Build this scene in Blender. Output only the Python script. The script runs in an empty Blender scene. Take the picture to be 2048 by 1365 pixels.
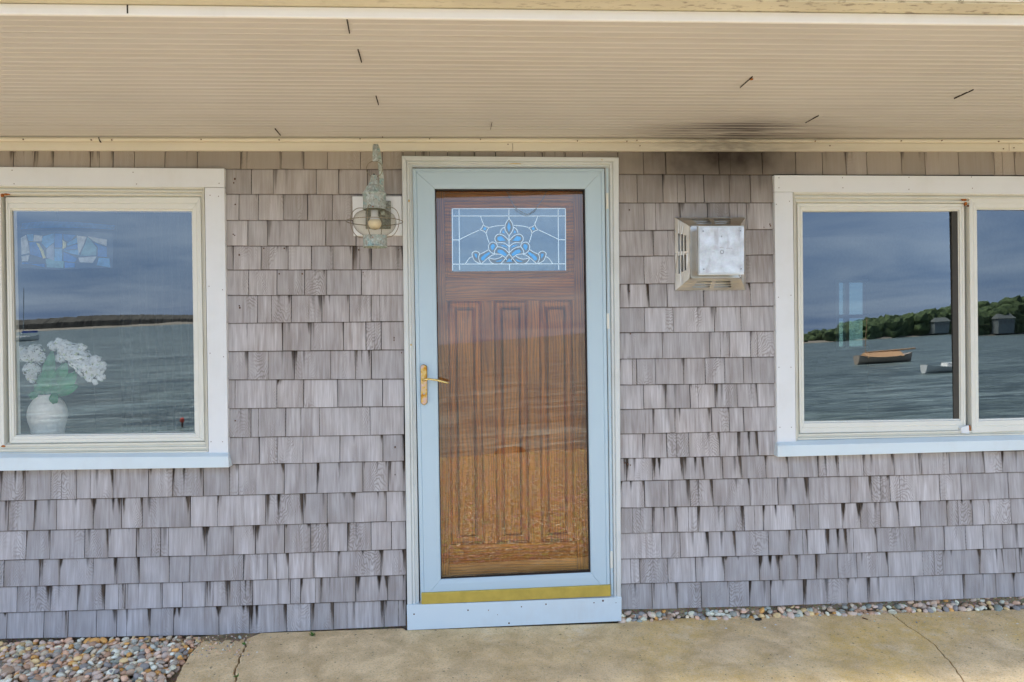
import bpy, bmesh, math, random
from mathutils import Vector, Matrix, noise as mnoise
random.seed(7)
R_ = math.radians
SC = bpy.context.scene
COL = SC.collection

# ------------------------------------------------------------------ camera
F_PX, CX, CY = 1370., 1024., 682.5
_yaw, _pit, _rol = R_(2.9), R_(-1.36), 0.012
CAM = (0., -3.18, 1.40)
_cy, _sy, _cp, _sp = math.cos(_yaw), math.sin(_yaw), math.cos(_pit), math.sin(_pit)
_f = Vector((_sy*_cp, _cy*_cp, _sp)); _r0 = Vector((_cy, -_sy, 0)); _u0 = Vector((-_sy*_sp, -_cy*_sp, _cp))
_r = math.cos(_rol)*_r0 - math.sin(_rol)*_u0
_u = math.cos(_rol)*_u0 + math.sin(_rol)*_r0
cam_d = bpy.data.cameras.new('camera')
cam_d.sensor_width = 36; cam_d.lens = 36*F_PX/2048; cam_d.clip_start = .05; cam_d.clip_end = 6000
cam = bpy.data.objects.new('camera', cam_d); COL.objects.link(cam)
_m = Matrix((_r, _u, -_f)).transposed().to_4x4(); _m.translation = Vector(CAM)
cam.matrix_world = _m
SC.camera = cam

# ------------------------------------------------------------------ world, sun, exposure
SUN_EL, SUN_AZ = R_(66), R_(250)         # high sun, out over the bay: the eave keeps it off the wall
W = bpy.data.worlds.new('World'); SC.world = W; W.use_nodes = True
nt = W.node_tree; nt.nodes.clear()
def wn(t, **k):
    n = nt.nodes.new(t)
    for a, b in k.items(): setattr(n, a, b)
    return n
out = wn('ShaderNodeOutputWorld'); bg = wn('ShaderNodeBackground'); bg.inputs[1].default_value = 0.068
sky = wn('ShaderNodeTexSky', sky_type='NISHITA', sun_disc=False, sun_elevation=SUN_EL, sun_rotation=SUN_AZ)
sky.air_density = 1.0; sky.dust_density = 1.0; sky.ozone_density = 1.5
tc = wn('ShaderNodeTexCoord'); sep = wn('ShaderNodeSeparateXYZ'); nt.links.new(tc.outputs['Generated'], sep.inputs[0])
den = wn('ShaderNodeMath', operation='ADD'); den.inputs[1].default_value = 0.10
mz = wn('ShaderNodeMath', operation='MAXIMUM'); mz.inputs[1].default_value = 0.0
nt.links.new(sep.outputs[2], mz.inputs[0]); nt.links.new(mz.outputs[0], den.inputs[0])
dx = wn('ShaderNodeMath', operation='DIVIDE'); dy = wn('ShaderNodeMath', operation='DIVIDE')
for d, o in ((dx, 0), (dy, 1)): nt.links.new(sep.outputs[o], d.inputs[0]); nt.links.new(den.outputs[0], d.inputs[1])
cmb = wn('ShaderNodeCombineXYZ'); nt.links.new(dx.outputs[0], cmb.inputs[0]); nt.links.new(dy.outputs[0], cmb.inputs[1])
cn = wn('ShaderNodeTexNoise'); cn.inputs['Scale'].default_value = 0.62; cn.inputs['Detail'].default_value = 7; cn.inputs['Roughness'].default_value = .58
cn.inputs['Distortion'].default_value = .6
nt.links.new(cmb.outputs[0], cn.inputs['Vector'])
cr = wn('ShaderNodeValToRGB'); cr.color_ramp.elements[0].position = .36; cr.color_ramp.elements[1].position = .68
cr.color_ramp.elements[0].color = (2.3, 3.7, 6.5, 1); cr.color_ramp.elements[1].color = (5.9, 7.2, 9.3, 1)
nt.links.new(cn.outputs[0], cr.inputs[0])
mx = wn('ShaderNodeMix', data_type='RGBA'); mx.inputs[0].default_value = .78
nt.links.new(sky.outputs[0], mx.inputs[6]); nt.links.new(cr.outputs[0], mx.inputs[7])
nt.links.new(mx.outputs[2], bg.inputs[0]); nt.links.new(bg.outputs[0], out.inputs[0])
sun_d = bpy.data.lights.new('sun', 'SUN'); sun_d.energy = 5.0; sun_d.angle = R_(24); sun_d.color = (1, .95, .87)
sun = bpy.data.objects.new('sun', sun_d); COL.objects.link(sun)
sun.rotation_euler = Vector((math.sin(SUN_AZ)*math.cos(SUN_EL), math.cos(SUN_AZ)*math.cos(SUN_EL), math.sin(SUN_EL))).to_track_quat('Z', 'Y').to_euler()
SC.view_settings.view_transform = 'Standard'; SC.view_settings.look = 'None'
SC.view_settings.gamma = 1; SC.view_settings.use_curve_mapping = False
SC.view_settings.exposure = 1.9
SC.render.engine = 'CYCLES'
SC.cycles.max_bounces = 10; SC.cycles.diffuse_bounces = 5; SC.cycles.transparent_max_bounces = 16
SC.cycles.caustics_reflective = False; SC.cycles.caustics_refractive = False

# ------------------------------------------------------------------ measuring: a sight line of the survey photograph met with a real plane
def _ray(x, y): return _f + (x-CX)/F_PX*_r - (y-CY)/F_PX*_u
def P(x, y, Y=0.):
    d = _ray(x, y); t = (Y-CAM[1])/d.y
    return Vector((CAM[0]+t*d.x, Y, CAM[2]+t*d.z))
def G(x, y, z=0.):
    d = _ray(x, y); t = (z-CAM[2])/d.z
    return Vector((CAM[0]+t*d.x, CAM[1]+t*d.y, z))
def lerp(a, b, t): return a+(b-a)*t

# ------------------------------------------------------------------ materials
class Mat:
    def __init__(s, name, **k):
        s.m = bpy.data.materials.new(name); s.m.use_nodes = True; s.t = s.m.node_tree
        s.b = s.t.nodes['Principled BSDF']; s.o = s.t.nodes['Material Output']
        s.set(**k)
    def set(s, **k):
        for a, v in k.items():
            i = {'col': 'Base Color', 'rough': 'Roughness', 'metal': 'Metallic', 'spec': 'Specular IOR Level'}.get(a, a)
            s.link(v, s.b.inputs[i])
    def link(s, v, sock):
        if isinstance(v, bpy.types.NodeSocket): s.t.links.new(v, sock)
        elif v is not None:
            if isinstance(v, (tuple, list)) and len(v) == 3 and len(sock.default_value) == 4: v = (*v, 1)
            sock.default_value = v
    def n(s, t, ins=(), **k):
        n = s.t.nodes.new('ShaderNode'+t)
        for a, b in k.items(): setattr(n, a, b)
        for i, v in (ins.items() if isinstance(ins, dict) else enumerate(ins)): s.link(v, n.inputs[i])
        return n
    def math(s, op, a, b=None, c=None, clamp=False):
        return s.n('Math', [a, b, c], operation=op, use_clamp=clamp).outputs[0]
    def mix(s, f, a, b, mode='MIX'):
        n = s.t.nodes.new('ShaderNodeMix'); n.data_type = 'RGBA'; n.blend_type = mode; n.clamp_factor = True
        s.link(f, n.inputs[0]); s.link(a, n.inputs[6]); s.link(b, n.inputs[7]); return n.outputs[2]
    def ramp(s, f, stops):
        n = s.n('ValToRGB', [f]); e = n.color_ramp.elements
        while len(e) < len(stops): e.new(.5)
        for x, (p, c) in zip(e, stops):
            x.position = p; x.color = (*c, 1) if isinstance(c, tuple) else (c, c, c, 1)
        return n.outputs[0]
    def rng(s, v, a, b, c=0., d=1.):
        return s.n('MapRange', [v, a, b, c, d]).outputs[0]
    def noise(s, vec, scale=5, det=3, rough=.5, dist=0.):
        return s.n('TexNoise', {'Vector': vec, 'Scale': scale, 'Detail': det, 'Roughness': rough, 'Distortion': dist}).outputs[0]
    def pos(s): return s.n('NewGeometry').outputs['Position']
    def obj(s): return s.n('TexCoord').outputs['Object']
    def uv(s, name): return s.n('UVMap', uv_map=name).outputs[0]
    def scl(s, v, x, y, z): return s.n('VectorMath', [v, (x, y, z)], operation='MULTIPLY').outputs[0]
    def xyz(s, v): return s.n('SeparateXYZ', [v]).outputs
    def bump(s, h, strength=.3, dist=.01):
        s.t.links.new(s.n('Bump', {'Strength': strength, 'Distance': dist, 'Height': h}).outputs[0], s.b.inputs['Normal'])
    def attr(s, name): return s.n('Attribute', attribute_name=name).outputs

def plain(name, col, rough=.5, metal=0., var=.06, scale=30, bump=.05, dist=.002, spec=.4):
    m = Mat(name, rough=rough, metal=metal, spec=spec)
    p = m.pos(); nz = m.noise(p, scale, 4, .6)
    d = tuple(c*(1-var*2) for c in col); l = tuple(min(1, c*(1+var)) for c in col)
    m.set(col=m.ramp(nz, [(.3, d), (.7, l)]))
    if bump: m.bump(m.noise(p, scale*4, 3), bump, dist)
    return m.m

# shingle: weathered cedar, grain from the uv of each shingle, streaks of tannin from its upper corners, soot by the flue
def shingle_mat():
    m = Mat('weathered_cedar', spec=.25)
    uv = m.xyz(m.uv('uv')); u2 = m.xyz(m.uv('uv2'))
    rn = m.attr('rnd'); rs = m.xyz(rn[1]) if False else m.n('SeparateColor', [rn[0]]).outputs; st = m.n('SeparateColor', [m.attr('stn')[0]]).outputs
    u, v = uv[0], uv[1]
    seed = m.math('MULTIPLY', rs[0], 57.)
    def vec(a, b): return m.n('CombineXYZ', [m.math('MULTIPLY', u, a), m.math('MULTIPLY', v, b), seed]).outputs[0]
    x0 = m.rng(rs[1], 0, 1, -.02, .16)
    edge = m.rng(rs[2], .45, .6, 0, .35); x0 = m.math('ADD', x0, edge)
    du = m.math('SUBTRACT', u, x0); q = m.math('MULTIPLY', m.math('MULTIPLY', du, du), m.rng(rs[2], 0, 1, 1500, 500))
    sg = m.math('SUBTRACT', m.math('MULTIPLY', m.math('GREATER_THAN', m.math('FRACT', m.math('MULTIPLY', rs[0], 7.3)), .35), 2), 1)
    g = m.math('ADD', q, m.math('MULTIPLY', m.math('MULTIPLY', v, 52.), sg))
    g = m.math('ADD', g, m.math('MULTIPLY', m.noise(vec(22, 9), 1, 2), 7.))
    g = m.math('ADD', g, m.math('MULTIPLY', m.noise(vec(90, 40), 1, 2), 1.2))
    line = m.math('SINE', m.math('MULTIPLY', g, 6.283))
    line = m.rng(line, -1, 1)
    line = m.math('POWER', line, 1.6)
    gm = m.rng(m.noise(vec(12, 5), 1, 1), .42, .62)                     # where the grain shows
    fine = m.noise(vec(520, 9), 1, 3, .65)
    mid = m.noise(vec(70, 5), 1, 3, .55)
    big = m.noise(m.scl(m.pos(), 1.4, 1.4, 1.9), 1, 3)
    c = m.mix(m.rng(mid, .28, .70), (.37, .325, .305), (.68, .65, .645))
    c = m.mix(m.rng(big, .35, .65, 0, .45), c, (.55, .565, .60))
    c = m.mix(m.rng(fine, .3, .75, .42, 0), c, (.20, .165, .145))
    c = m.mix(m.math('MULTIPLY', m.math('MULTIPLY', line, gm), .62), c, (.23, .195, .175))
    al = st[2]                                                         # sheltered, browner wood
    tone = m.rng(rs[0], 0, 1, .85, 1.12)
    c = m.mix(al, c, (.37, .315, .25))
    c = m.mix(1., c, m.n('CombineXYZ', [tone, tone, tone]).outputs[0], 'MULTIPLY')
    # streaks
    wob = m.math('MULTIPLY', m.math('SUBTRACT', m.noise(vec(150, 28), 1, 2), .5), .008)
    L = m.rng(m.math('FRACT', m.math('MULTIPLY', rs[0], 13.7)), 0, 1, .025, .15)
    fade = m.math('SUBTRACT', 1., m.math('DIVIDE', v, L), clamp=True)
    wv_ = m.rng(m.math('FRACT', m.math('MULTIPLY', rs[2], 11.3)), 0, 1, .45, 1.5)
    def streak(d, amp, w):
        w = m.math('MULTIPLY', wv_, w)
        ww = m.math('MULTIPLY', m.math('POWER', fade, .6), w)
        s = m.math('DIVIDE', m.math('SUBTRACT', ww, m.math('ABSOLUTE', m.math('ADD', d, wob))), .008, clamp=True)
        return m.math('MULTIPLY', m.math('MULTIPLY', s, amp), m.math('POWER', fade, .45))
    oL = m.rng(m.math('FRACT', m.math('MULTIPLY', rs[1], 9.1)), 0, 1, 0, .009); oR = m.rng(m.math('FRACT', m.math('MULTIPLY', rs[1], 17.3)), 0, 1, 0, .009)
    s = m.math('MAXIMUM', streak(m.math('SUBTRACT', u, oL), st[0], .0105), streak(m.math('SUBTRACT', u2[0], oR), st[1], .0105))
    s2 = streak(m.math('SUBTRACT', u, m.rng(rs[1], 0, 1, .01, .12)), m.math('MULTIPLY', m.math('ADD', st[0], st[1]), .45), .009)
    s = m.math('MAXIMUM', s, s2)
    c = m.mix(m.math('MULTIPLY', s, 1.7, clamp=True), c, (.022, .014, .008))
    sp = m.math('ABSOLUTE', m.math('SUBTRACT', m.math('ADD', u, m.math('MULTIPLY', wob, .5)), m.rng(rs[1], 0, 1, .03, .07)))
    sp = m.math('MULTIPLY', m.rng(sp, .0006, .0018, 1, 0), m.math('GREATER_THAN', m.math('FRACT', m.math('MULTIPLY', rs[0], 5.13)), .86))
    c = m.mix(m.math('MULTIPLY', sp, .8), c, (.06, .045, .035))
    # broad grey-brown wash below the streaks
    wash = m.math('MULTIPLY', m.rng(m.math('MINIMUM', u, u2[0]), 0, .03, 1, 0), m.math('MULTIPLY', m.rng(mid, .35, .65), m.math('MAXIMUM', st[0], st[1])))
    c = m.mix(m.math('MULTIPLY', wash, .7), c, (.20, .155, .12))
    # soot over the flue
    px = m.xyz(m.pos())
    cx, cz = P(1440, 320).x, 2.2
    ex = m.math('DIVIDE', m.math('SUBTRACT', px[0], cx), .52); ez = m.math('DIVIDE', m.math('SUBTRACT', px[2], cz), .22)
    r2 = m.math('ADD', m.math('MULTIPLY', ex, ex), m.math('MULTIPLY', ez, ez))
    so = m.math('POWER', 2.718, m.math('MULTIPLY', r2, -1.3))
    so = m.math('MULTIPLY', so, m.rng(m.noise(m.pos(), 9, 3), .3, .7, .7, 1.0))
    c = m.mix(m.math('MULTIPLY', so, 1.15, clamp=True), c, (.045, .034, .027))
    c = m.mix(m.rng(v, .007, .001, 0, .85), c, (.05, .036, .026))          # lap dirt, darkened to paint the shadow line under the butt
    m.set(col=c, rough=.85)
    h = m.math('ADD', m.math('MULTIPLY', fine, .8), m.math('MULTIPLY', line, m.math('MULTIPLY', gm, .5)))
    m.bump(h, .35, .0012)
    return m.m
MAT = {}
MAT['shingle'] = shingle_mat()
MAT['tarpaper'] = plain('tarpaper', (.03, .024, .02), .9)

def pvc(name, col, dirt=(.42, .36, .24), amt=.25, scale=3.5, rough=.38):
    m = Mat(name, rough=rough, spec=.4)
    p = m.pos(); a = m.noise(p, scale, 5, .65); b = m.noise(m.scl(p, 60, 60, 8), 1, 3)
    d = m.math('MULTIPLY', m.rng(a, .48, .78), m.rng(b, .3, .8, .4, 1))
    c = m.mix(m.math('MULTIPLY', d, amt), col, dirt)
    sp = m.noise(p, 420, 2); c = m.mix(m.rng(sp, .70, .78, 0, .18), c, (.2, .17, .13))
    m.set(col=c); m.bump(m.noise(p, 160, 3), .05, .001)
    return m.m
MAT['casing'] = pvc('white_pvc_trim', (.76, .775, .775))
MAT['kick'] = pvc('kick_board_vinyl', (.66, .76, .80), (.45, .36, .28), .3)
MAT['vinyl'] = pvc('cream_vinyl', (.72, .70, .60), amt=.35)
MAT['sash'] = pvc('window_sash_vinyl', (.74, .735, .66), amt=.2)
MAT['leaf'] = pvc('pale_blue_door_paint', (.49, .62, .69), (.4, .42, .38), .12)
MAT['jamb'] = pvc('door_frame_vinyl', (.66, .69, .67), (.32, .28, .2), .45, 2.2)
MAT['frieze'] = None
WDT = (-.018+1.232)/32
def soot_board(name, col, streaky=True):
    m = Mat(name, rough=.5, spec=.35)
    p = m.pos(); px = m.xyz(p)
    c = m.mix(m.rng(m.noise(p, 2.2, 4), .35, .7, 0, .25), col, tuple(k*.72 for k in col))
    c = m.mix(m.rng(m.noise(m.scl(p, 1.2, 30, 30), 1, 4, .6), .45, .75, 0, .16), c, (.45, .37, .24))
    cx = P(1445, 262).x
    ex = m.math('DIVIDE', m.math('SUBTRACT', px[0], cx), .36); ey = m.math('DIVIDE', m.math('ADD', px[1], .13), .17)
    r2 = m.math('ADD', m.math('MULTIPLY', ex, ex), m.math('MULTIPLY', ey, ey))
    core = m.math('POWER', 2.718, m.math('MULTIPLY', r2, -1.5))
    ex2 = m.math('DIVIDE', m.math('SUBTRACT', px[0], cx+.16), .80); ey2 = m.math('DIVIDE', m.math('ADD', px[1], .10), .36)
    halo = m.math('POWER', 2.718, m.math('MULTIPLY', m.math('ADD', m.math('MULTIPLY', ex2, ex2), m.math('MULTIPLY', ey2, ey2)), -1.5))
    st = m.noise(m.scl(p, 2.2, 20, 20), 1, 4, .6)
    gv = m.math('FRACT', m.math('DIVIDE', m.math('ADD', px[1], 1.232), WDT))
    gv = m.rng(m.math('ABSOLUTE', m.math('SUBTRACT', gv, .88)), .02, .30, 1., .30)
    so = m.math('MULTIPLY', m.math('MULTIPLY', core, m.rng(st, .34, .56)), m.math('MULTIPLY', gv, 1.5)) if streaky else m.math('MULTIPLY', core, m.rng(m.noise(m.scl(p, 14, 60, 60), 1, 3), .3, .6, .2, .9))
    c = m.mix(m.math('MULTIPLY', halo, m.rng(st, .3, .7, .15, .6)), c, (.19, .15, .125))
    c = m.mix(m.math('MULTIPLY', so, 1.0, clamp=True), c, (.022, .018, .02))
    m.set(col=c); m.bump(m.noise(p, 90, 3), .04, .001)
    return m.m
MAT['soffit'] = soot_board('tan_vinyl_soffit', (.62, .60, .57))
MAT['frieze'] = soot_board('cream_frieze_vinyl', (.78, .73, .60), False)
MAT['fascia'] = pvc('cream_fascia', (.90, .90, .88), amt=.2)
def mould_mat():
    m = Mat('mildewed_beige_board', rough=.6); p = m.pos(); px = m.xyz(p)
    base = m.mix(m.rng(m.noise(p, 3, 3), .4, .7), (.66, .62, .48), (.58, .54, .42))
    s = m.noise(m.scl(p, 26, 60, 60), 1, 4, .6)
    amt = m.rng(px[0], -.8, .6, 0, .62)
    c = m.mix(m.math('MULTIPLY', m.rng(s, .55, .66), amt), base, (.16, .11, .07))
    m.set(col=c); return m.m
MAT['mould'] = mould_mat()
def fleck_mat():
    m = Mat('flaking_white_paint', rough=.55); p = m.pos()
    s = m.noise(m.scl(p, 45, 80, 80), 1, 4, .7)
    m.set(col=m.mix(m.rng(s, .56, .61), (.80, .80, .78), (.10, .09, .08))); return m.m
MAT['fleck'] = fleck_mat()
MAT['rust'] = plain('rust', (.42, .13, .02), .8, var=.3, scale=120)
MAT['nail'] = plain('rusty_nail', (.14, .06, .025), .7, var=.3, scale=200)
MAT['slit'] = plain('open_seam', (.035, .028, .02), .9)
MAT['sealant'] = plain('dark_gasket', (.03, .03, .032), .6)
MAT['sweep'] = plain('olive_brass_sweep', (.56, .42, .085), .45, .25, .08, 14)
def brass():
    m = Mat('tarnished_brass', metal=1., rough=.28)
    p = m.pos(); px = m.xyz(p)
    c = m.ramp(m.noise(p, 38, 4, .6), [(.40, (.50, .20, .03)), (.5, (.66, .42, .12)), (.62, (.62, .40, .33))])
    m.set(col=c); m.bump(m.noise(p, 300, 3), .1, .0008); return m.m
MAT['brass'] = brass()
MAT['brass_clean'] = plain('polished_brass', (.80, .62, .25), .22, 1., .08, 60)
MAT['chrome'] = plain('dull_metal', (.55, .53, .5), .35, 1.)
MAT['black'] = plain('black_plastic', (.012, .012, .012), .4)

def oak():
    m = Mat('varnished_oak', rough=.4, spec=.3)
    g = m.uv('uv'); s = m.xyz(g)
    rings = m.math('ADD', m.math('MULTIPLY', s[0], 62.), m.math('MULTIPLY', m.noise(m.scl(g, 8, 1.1, 1), 1, 3, .5, .4), 7.))
    ln = m.rng(m.math('SINE', m.math('MULTIPLY', rings, 6.283)), -1, 1)
    pores = m.noise(m.scl(g, 300, 9, 1), 1, 3, .7)
    c = m.ramp(m.noise(m.scl(g, 14, 2.5, 1), 1, 3), [(.3, (.50, .135, .005)), (.7, (.86, .275, .013))])
    c = m.mix(m.math('MULTIPLY', m.math('POWER', ln, 2.), .5), c, (.17, .045, .006))
    c = m.mix(m.rng(pores, .52, .72, 0, .6), c, (.07, .024, .006))
    c = m.mix(m.rng(m.noise(m.scl(g, 160, 30, 1), 1, 3, .7), .68, .74, 0, .5), c, (.90, .60, .28))
    m.set(col=c); m.bump(pores, .25, .0008)
    return m.m
MAT['oak'] = oak()

def pane_mat(name, tint, refl, rcol, wob=0., wscale=3.):
    """coated glazing: a mirror share that grows at grazing angles over tinted transparency"""
    m = Mat(name); m.t.nodes.remove(m.b)
    fr = m.n('Fresnel', [1.45]).outputs[0]
    fac = m.math('ADD', fr, refl-.034, clamp=True)
    gl = m.n('BsdfGlossy', {'Color': (*rcol, 1), 'Roughness': .0})
    if wob:
        p = m.pos(); bn = m.n('Bump', {'Strength': wob, 'Distance': .01, 'Height': m.noise(m.scl(p, wscale, wscale, wscale*.4), 1, 2)})
        m.t.links.new(bn.outputs[0], gl.inputs['Normal'])
    tr = m.n('BsdfTransparent', [(*tint, 1)])
    mx = m.n('MixShader', [fac, tr.outputs[0], gl.outputs[0]])
    m.t.links.new(mx.outputs[0], m.o.inputs[0]); return m.m
MAT['win_glass'] = pane_mat('tinted_window_glass', (.88, .90, .90), .155, (.82, .90, .96), .02, 2.5)
MAT['door_glass'] = pane_mat('storm_door_glass', (.93, .94, .93), .108, (.90, .88, .80), .02, 3.)
MAT['lead_glass'] = pane_mat('textured_leaded_glass', (.25, .34, .42), .21, (.74, .90, .98), .05, 30.)
MAT['came'] = plain('bright_zinc_came', (.97, .97, .90), .28, .9, .01)
MAT['blue_glass'] = plain('sky_blue_art_glass', (.07, .52, .98), .2, .45, var=.05, scale=60, spec=.6)
MAT['bevel_glass'] = plain('smoky_bevel_glass', (.30, .36, .42), .15, var=.1, scale=60, spec=.6)

def verdigris():
    m = Mat('verdigris_copper', rough=.75); p = m.pos()
    a = m.noise(p, 70, 4, .6); b = m.noise(p, 28, 3); d = m.noise(m.scl(p, 1, 1, .6), 150, 3, .6)
    c = m.ramp(b, [(.32, (.28, .37, .33)), (.55, (.38, .38, .33)), (.7, (.24, .40, .40))])
    c = m.mix(m.rng(a, .50, .60, 0, .65), c, (.55, .62, .60))
    c = m.mix(m.rng(d, .58, .64, 0, .6), c, (.09, .085, .065))
    m.set(col=c); m.bump(a, .5, .002); return m.m
MAT['verd'] = verdigris()
MAT['verd_dark'] = plain('dark_patina_copper', (.24, .26, .23), .7, var=.35, scale=110, bump=.3)
MAT['wire'] = plain('aged_bronze_wire', (.30, .25, .17), .5, .6, .2, 80)
def clear():
    m = Mat('clear_globe_glass'); m.t.nodes.remove(m.b)
    fr = m.n('Fresnel', [1.35]).outputs[0]; bf = m.n('NewGeometry').outputs['Backfacing']
    fac = m.math('MULTIPLY', m.math('MULTIPLY', fr, .55), m.math('SUBTRACT', 1., bf), clamp=True)
    gl = m.n('BsdfGlossy', {'Color': (1, 1, 1, 1), 'Roughness': .03})
    lw = m.n('LayerWeight', [.35]).outputs['Facing']
    tr = m.n('BsdfTransparent', [m.mix(m.math('POWER', lw, 3.), (.90, .88, .83), (.25, .23, .19))])
    m.t.links.new(m.n('MixShader', [fac, tr.outputs[0], gl.outputs[0]]).outputs[0], m.o.inputs[0]); return m.m
MAT['globe'] = clear()
MAT['bulb'] = plain('cream_bulb', (.86, .76, .54), .35, var=.02)
MAT['bulb_base'] = plain('white_bulb_base', (.75, .76, .76), .4, var=.02)
def galv():
    m = Mat('galvanised_steel', metal=.55); p = m.pos()
    v = m.n('TexVoronoi', {'Vector': p, 'Scale': 95.}).outputs['Color']
    a = m.noise(p, 24, 4, .6)
    c = m.mix(m.rng(a, .3, .7), (.58, .59, .59), (.82, .83, .82))
    c = m.mix(.035, c, v, 'OVERLAY')
    c = m.mix(m.rng(m.noise(m.scl(p, 30, 30, 7), 1, 4), .60, .75, 0, .5), c, (.36, .32, .30))
    m.set(col=c, rough=m.rng(a, .3, .7, .52, .34)); return m.m
MAT['galv'] = galv()
def steel():
    m = Mat('brushed_vent_steel', metal=.9); p = m.pos()
    c = m.mix(m.rng(m.noise(p, 9, 4), .3, .7), (.58, .54, .46), (.76, .73, .66))
    m.set(col=c, rough=.38); m.bump(m.noise(m.scl(p, 20, 20, 260), 1, 2), .08, .001); return m.m
MAT['steel'] = steel()
MAT['steel_in'] = plain('vent_core_metal', (.85, .86, .86), .4, .3)

def concrete():
    m = Mat('old_concrete', rough=.9, spec=.2); p = m.pos(); px = m.xyz(p)
    big = m.noise(p, 1.7, 5, .6); mid = m.noise(p, 7, 5, .65, .4); fine = m.noise(p, 110, 4, .75); grit = m.noise(p, 230, 2, .6)
    c = m.mix(m.rng(mid, .35, .65), (.60, .43, .225), (.90, .69, .41))
    yl = m.math('MULTIPLY', m.rng(big, .44, .62), m.rng(px[0], .0, 1.2, .25, 1))
    c = m.mix(m.math('MULTIPLY', m.math('MULTIPLY', yl, .7), m.rng(m.noise(p, 22, 4, .7), .35, .6, .35, 1)), c, (.74, .49, .12))
    c = m.mix(m.rng(m.noise(p, 3.1, 5, .7), .58, .70, 0, .5), c, (.90, .77, .57))
    c = m.mix(m.rng(m.noise(m.scl(p, 1, 1.6, 1), 2.3, 6, .7, .8), .58, .72, 0, .35), c, (.42, .33, .21))
    c = m.mix(m.rng(fine, .34, .48, .6, 0), c, (.30, .23, .15))
    c = m.mix(m.rng(grit, .58, .66, 0, .6), c, (.80, .74, .62))
    c = m.mix(m.rng(m.noise(p, 55, 3), .66, .70, 0, .8), c, (.16, .12, .08))
    m.set(col=c); m.bump(m.math('ADD', fine, m.math('MULTIPLY', mid, 2.)), .5, .004); return m.m
MAT['concrete'] = concrete()
def soil():
    m = Mat('sandy_dirt', rough=.95, spec=.1); p = m.pos()
    v = m.n('TexVoronoi', {'Vector': p, 'Scale': 170.}); a = m.noise(p, 14, 4)
    c = m.mix(m.rng(a, .35, .65), (.20, .15, .095), (.32, .25, .16))
    c = m.mix(.3, c, v.outputs['Color'], 'SOFT_LIGHT')
    m.set(col=c); m.bump(v.outputs['Distance'], .8, .006); return m.m
MAT['soil'] = soil()
def stone_mat():
    m = Mat('mixed_pebble', rough=.75, spec=.3); p = m.pos()
    c = m.attr('scol')[0]
    c = m.mix(m.rng(m.noise(p, 210, 3, .7), .35, .7, .18, 0), c, (.16, .13, .11))
    c = m.mix(m.rng(m.noise(m.scl(p, 90, 200, 130), 1, 3), .6, .7, 0, .3), c, (.62, .57, .5))
    m.set(col=c); m.bump(m.noise(p, 300, 3), .3, .001); return m.m
MAT['stone'] = stone_mat()
def beach_mat():
    m = Mat('pebble_beach', rough=.8, spec=.25); p = m.pos(); px = m.xyz(p)
    v = m.n('TexVoronoi', {'Vector': p, 'Scale': 26.}); v2 = m.n('TexVoronoi', {'Vector': p, 'Scale': 70.})
    c = m.mix(.7, (.54, .43, .29), v.outputs['Color'], 'SOFT_LIGHT')
    c = m.mix(m.rng(v2.outputs['Distance'], .25, .6), c, (.06, .045, .03))
    c = m.mix(m.rng(m.noise(p, 45, 2), .62, .66, 0, 1), c, (.75, .66, .5))
    wet = m.rng(px[1], -5.2, -6.2); c = m.mix(m.math('MULTIPLY', wet, .85), c, (.085, .05, .035))
    m.set(col=c); m.bump(v.outputs['Distance'], 1., .03); return m.m
MAT['beach'] = beach_mat()
MAT['rock'] = plain('wet_shore_rock', (.11, .065, .045), .6, var=.35, scale=3, bump=.5, dist=.05)
def sea_mat():
    m = Mat('choppy_sea', rough=.32, spec=.22); p = m.pos()
    n1 = m.noise(m.scl(p, .22, .62, 1), 1, 5, .62, .5); n2 = m.noise(m.scl(p, .045, .16, 1), 1, 3)
    n3 = m.noise(m.scl(p, 1.6, 3.4, 1), 1, 3, .6)
    c = m.mix(m.rng(n2, .35, .65), (.125, .16, .145), (.19, .235, .21))
    c = m.mix(m.rng(m.noise(m.scl(p, .9, 2.6, 1), 1, 4, .7), .68, .76, 0, .5), c, (.4, .45, .45))
    wv = m.noise(m.scl(p, .13, .42, 1), 1, 5, .72, .8); c = m.mix(m.rng(wv, .40, .58, .9, 0), c, (.04, .055, .052))  # light and dark of the wave faces painted in as colour streaks
    c = m.mix(m.rng(m.noise(m.scl(p, .07, .3, 1), 1, 4, .7, .5), .52, .66, 0, .7), c, (.32, .385, .36))
    ch = m.noise(m.scl(p, .55, 1.5, 1), 1, 4, .7, .6); c = m.mix(m.rng(ch, .42, .54, .6, 0), c, (.05, .068, .062)); c = m.mix(m.rng(ch, .56, .68, 0, .5), c, (.42, .50, .46))
    m.set(col=c)
    m.bump(m.math('ADD', m.math('ADD', n1, m.math('MULTIPLY', n2, 1.6)), m.math('MULTIPLY', n3, .18)), 1., 1.1); return m.m
MAT['sea'] = sea_mat()
def leafy(name, a, b, scale):
    m = Mat(name, rough=.8, spec=.2); p = m.pos()
    m.set(col=m.ramp(m.noise(p, scale, 4, .7), [(.35, a), (.65, b)])); m.bump(m.noise(p, scale*2, 3), .8, 1.); return m.m
MAT['wood_far'] = leafy('shore_woods', (.02, .036, .016), (.11, .15, .055), .5)
MAT['wood_brown'] = leafy('bluff_woods', (.085, .075, .06), (.10, .09, .072), .15)
MAT['sand'] = plain('far_sand', (.26, .22, .17), .9, scale=.4)
MAT['room'] = plain('room_wall_paint', (.16, .15, .14), .8)
MAT['room_floor'] = plain('room_floor_wood', (.10, .065, .04), .5)
MAT['curtain'] = plain('grey_curtain', (.045, .045, .044), .9, var=.1, scale=40)
MAT['vase'] = plain('chalky_vase', (.93, .86, .77), .7, var=.06, scale=40, bump=.25)
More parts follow.
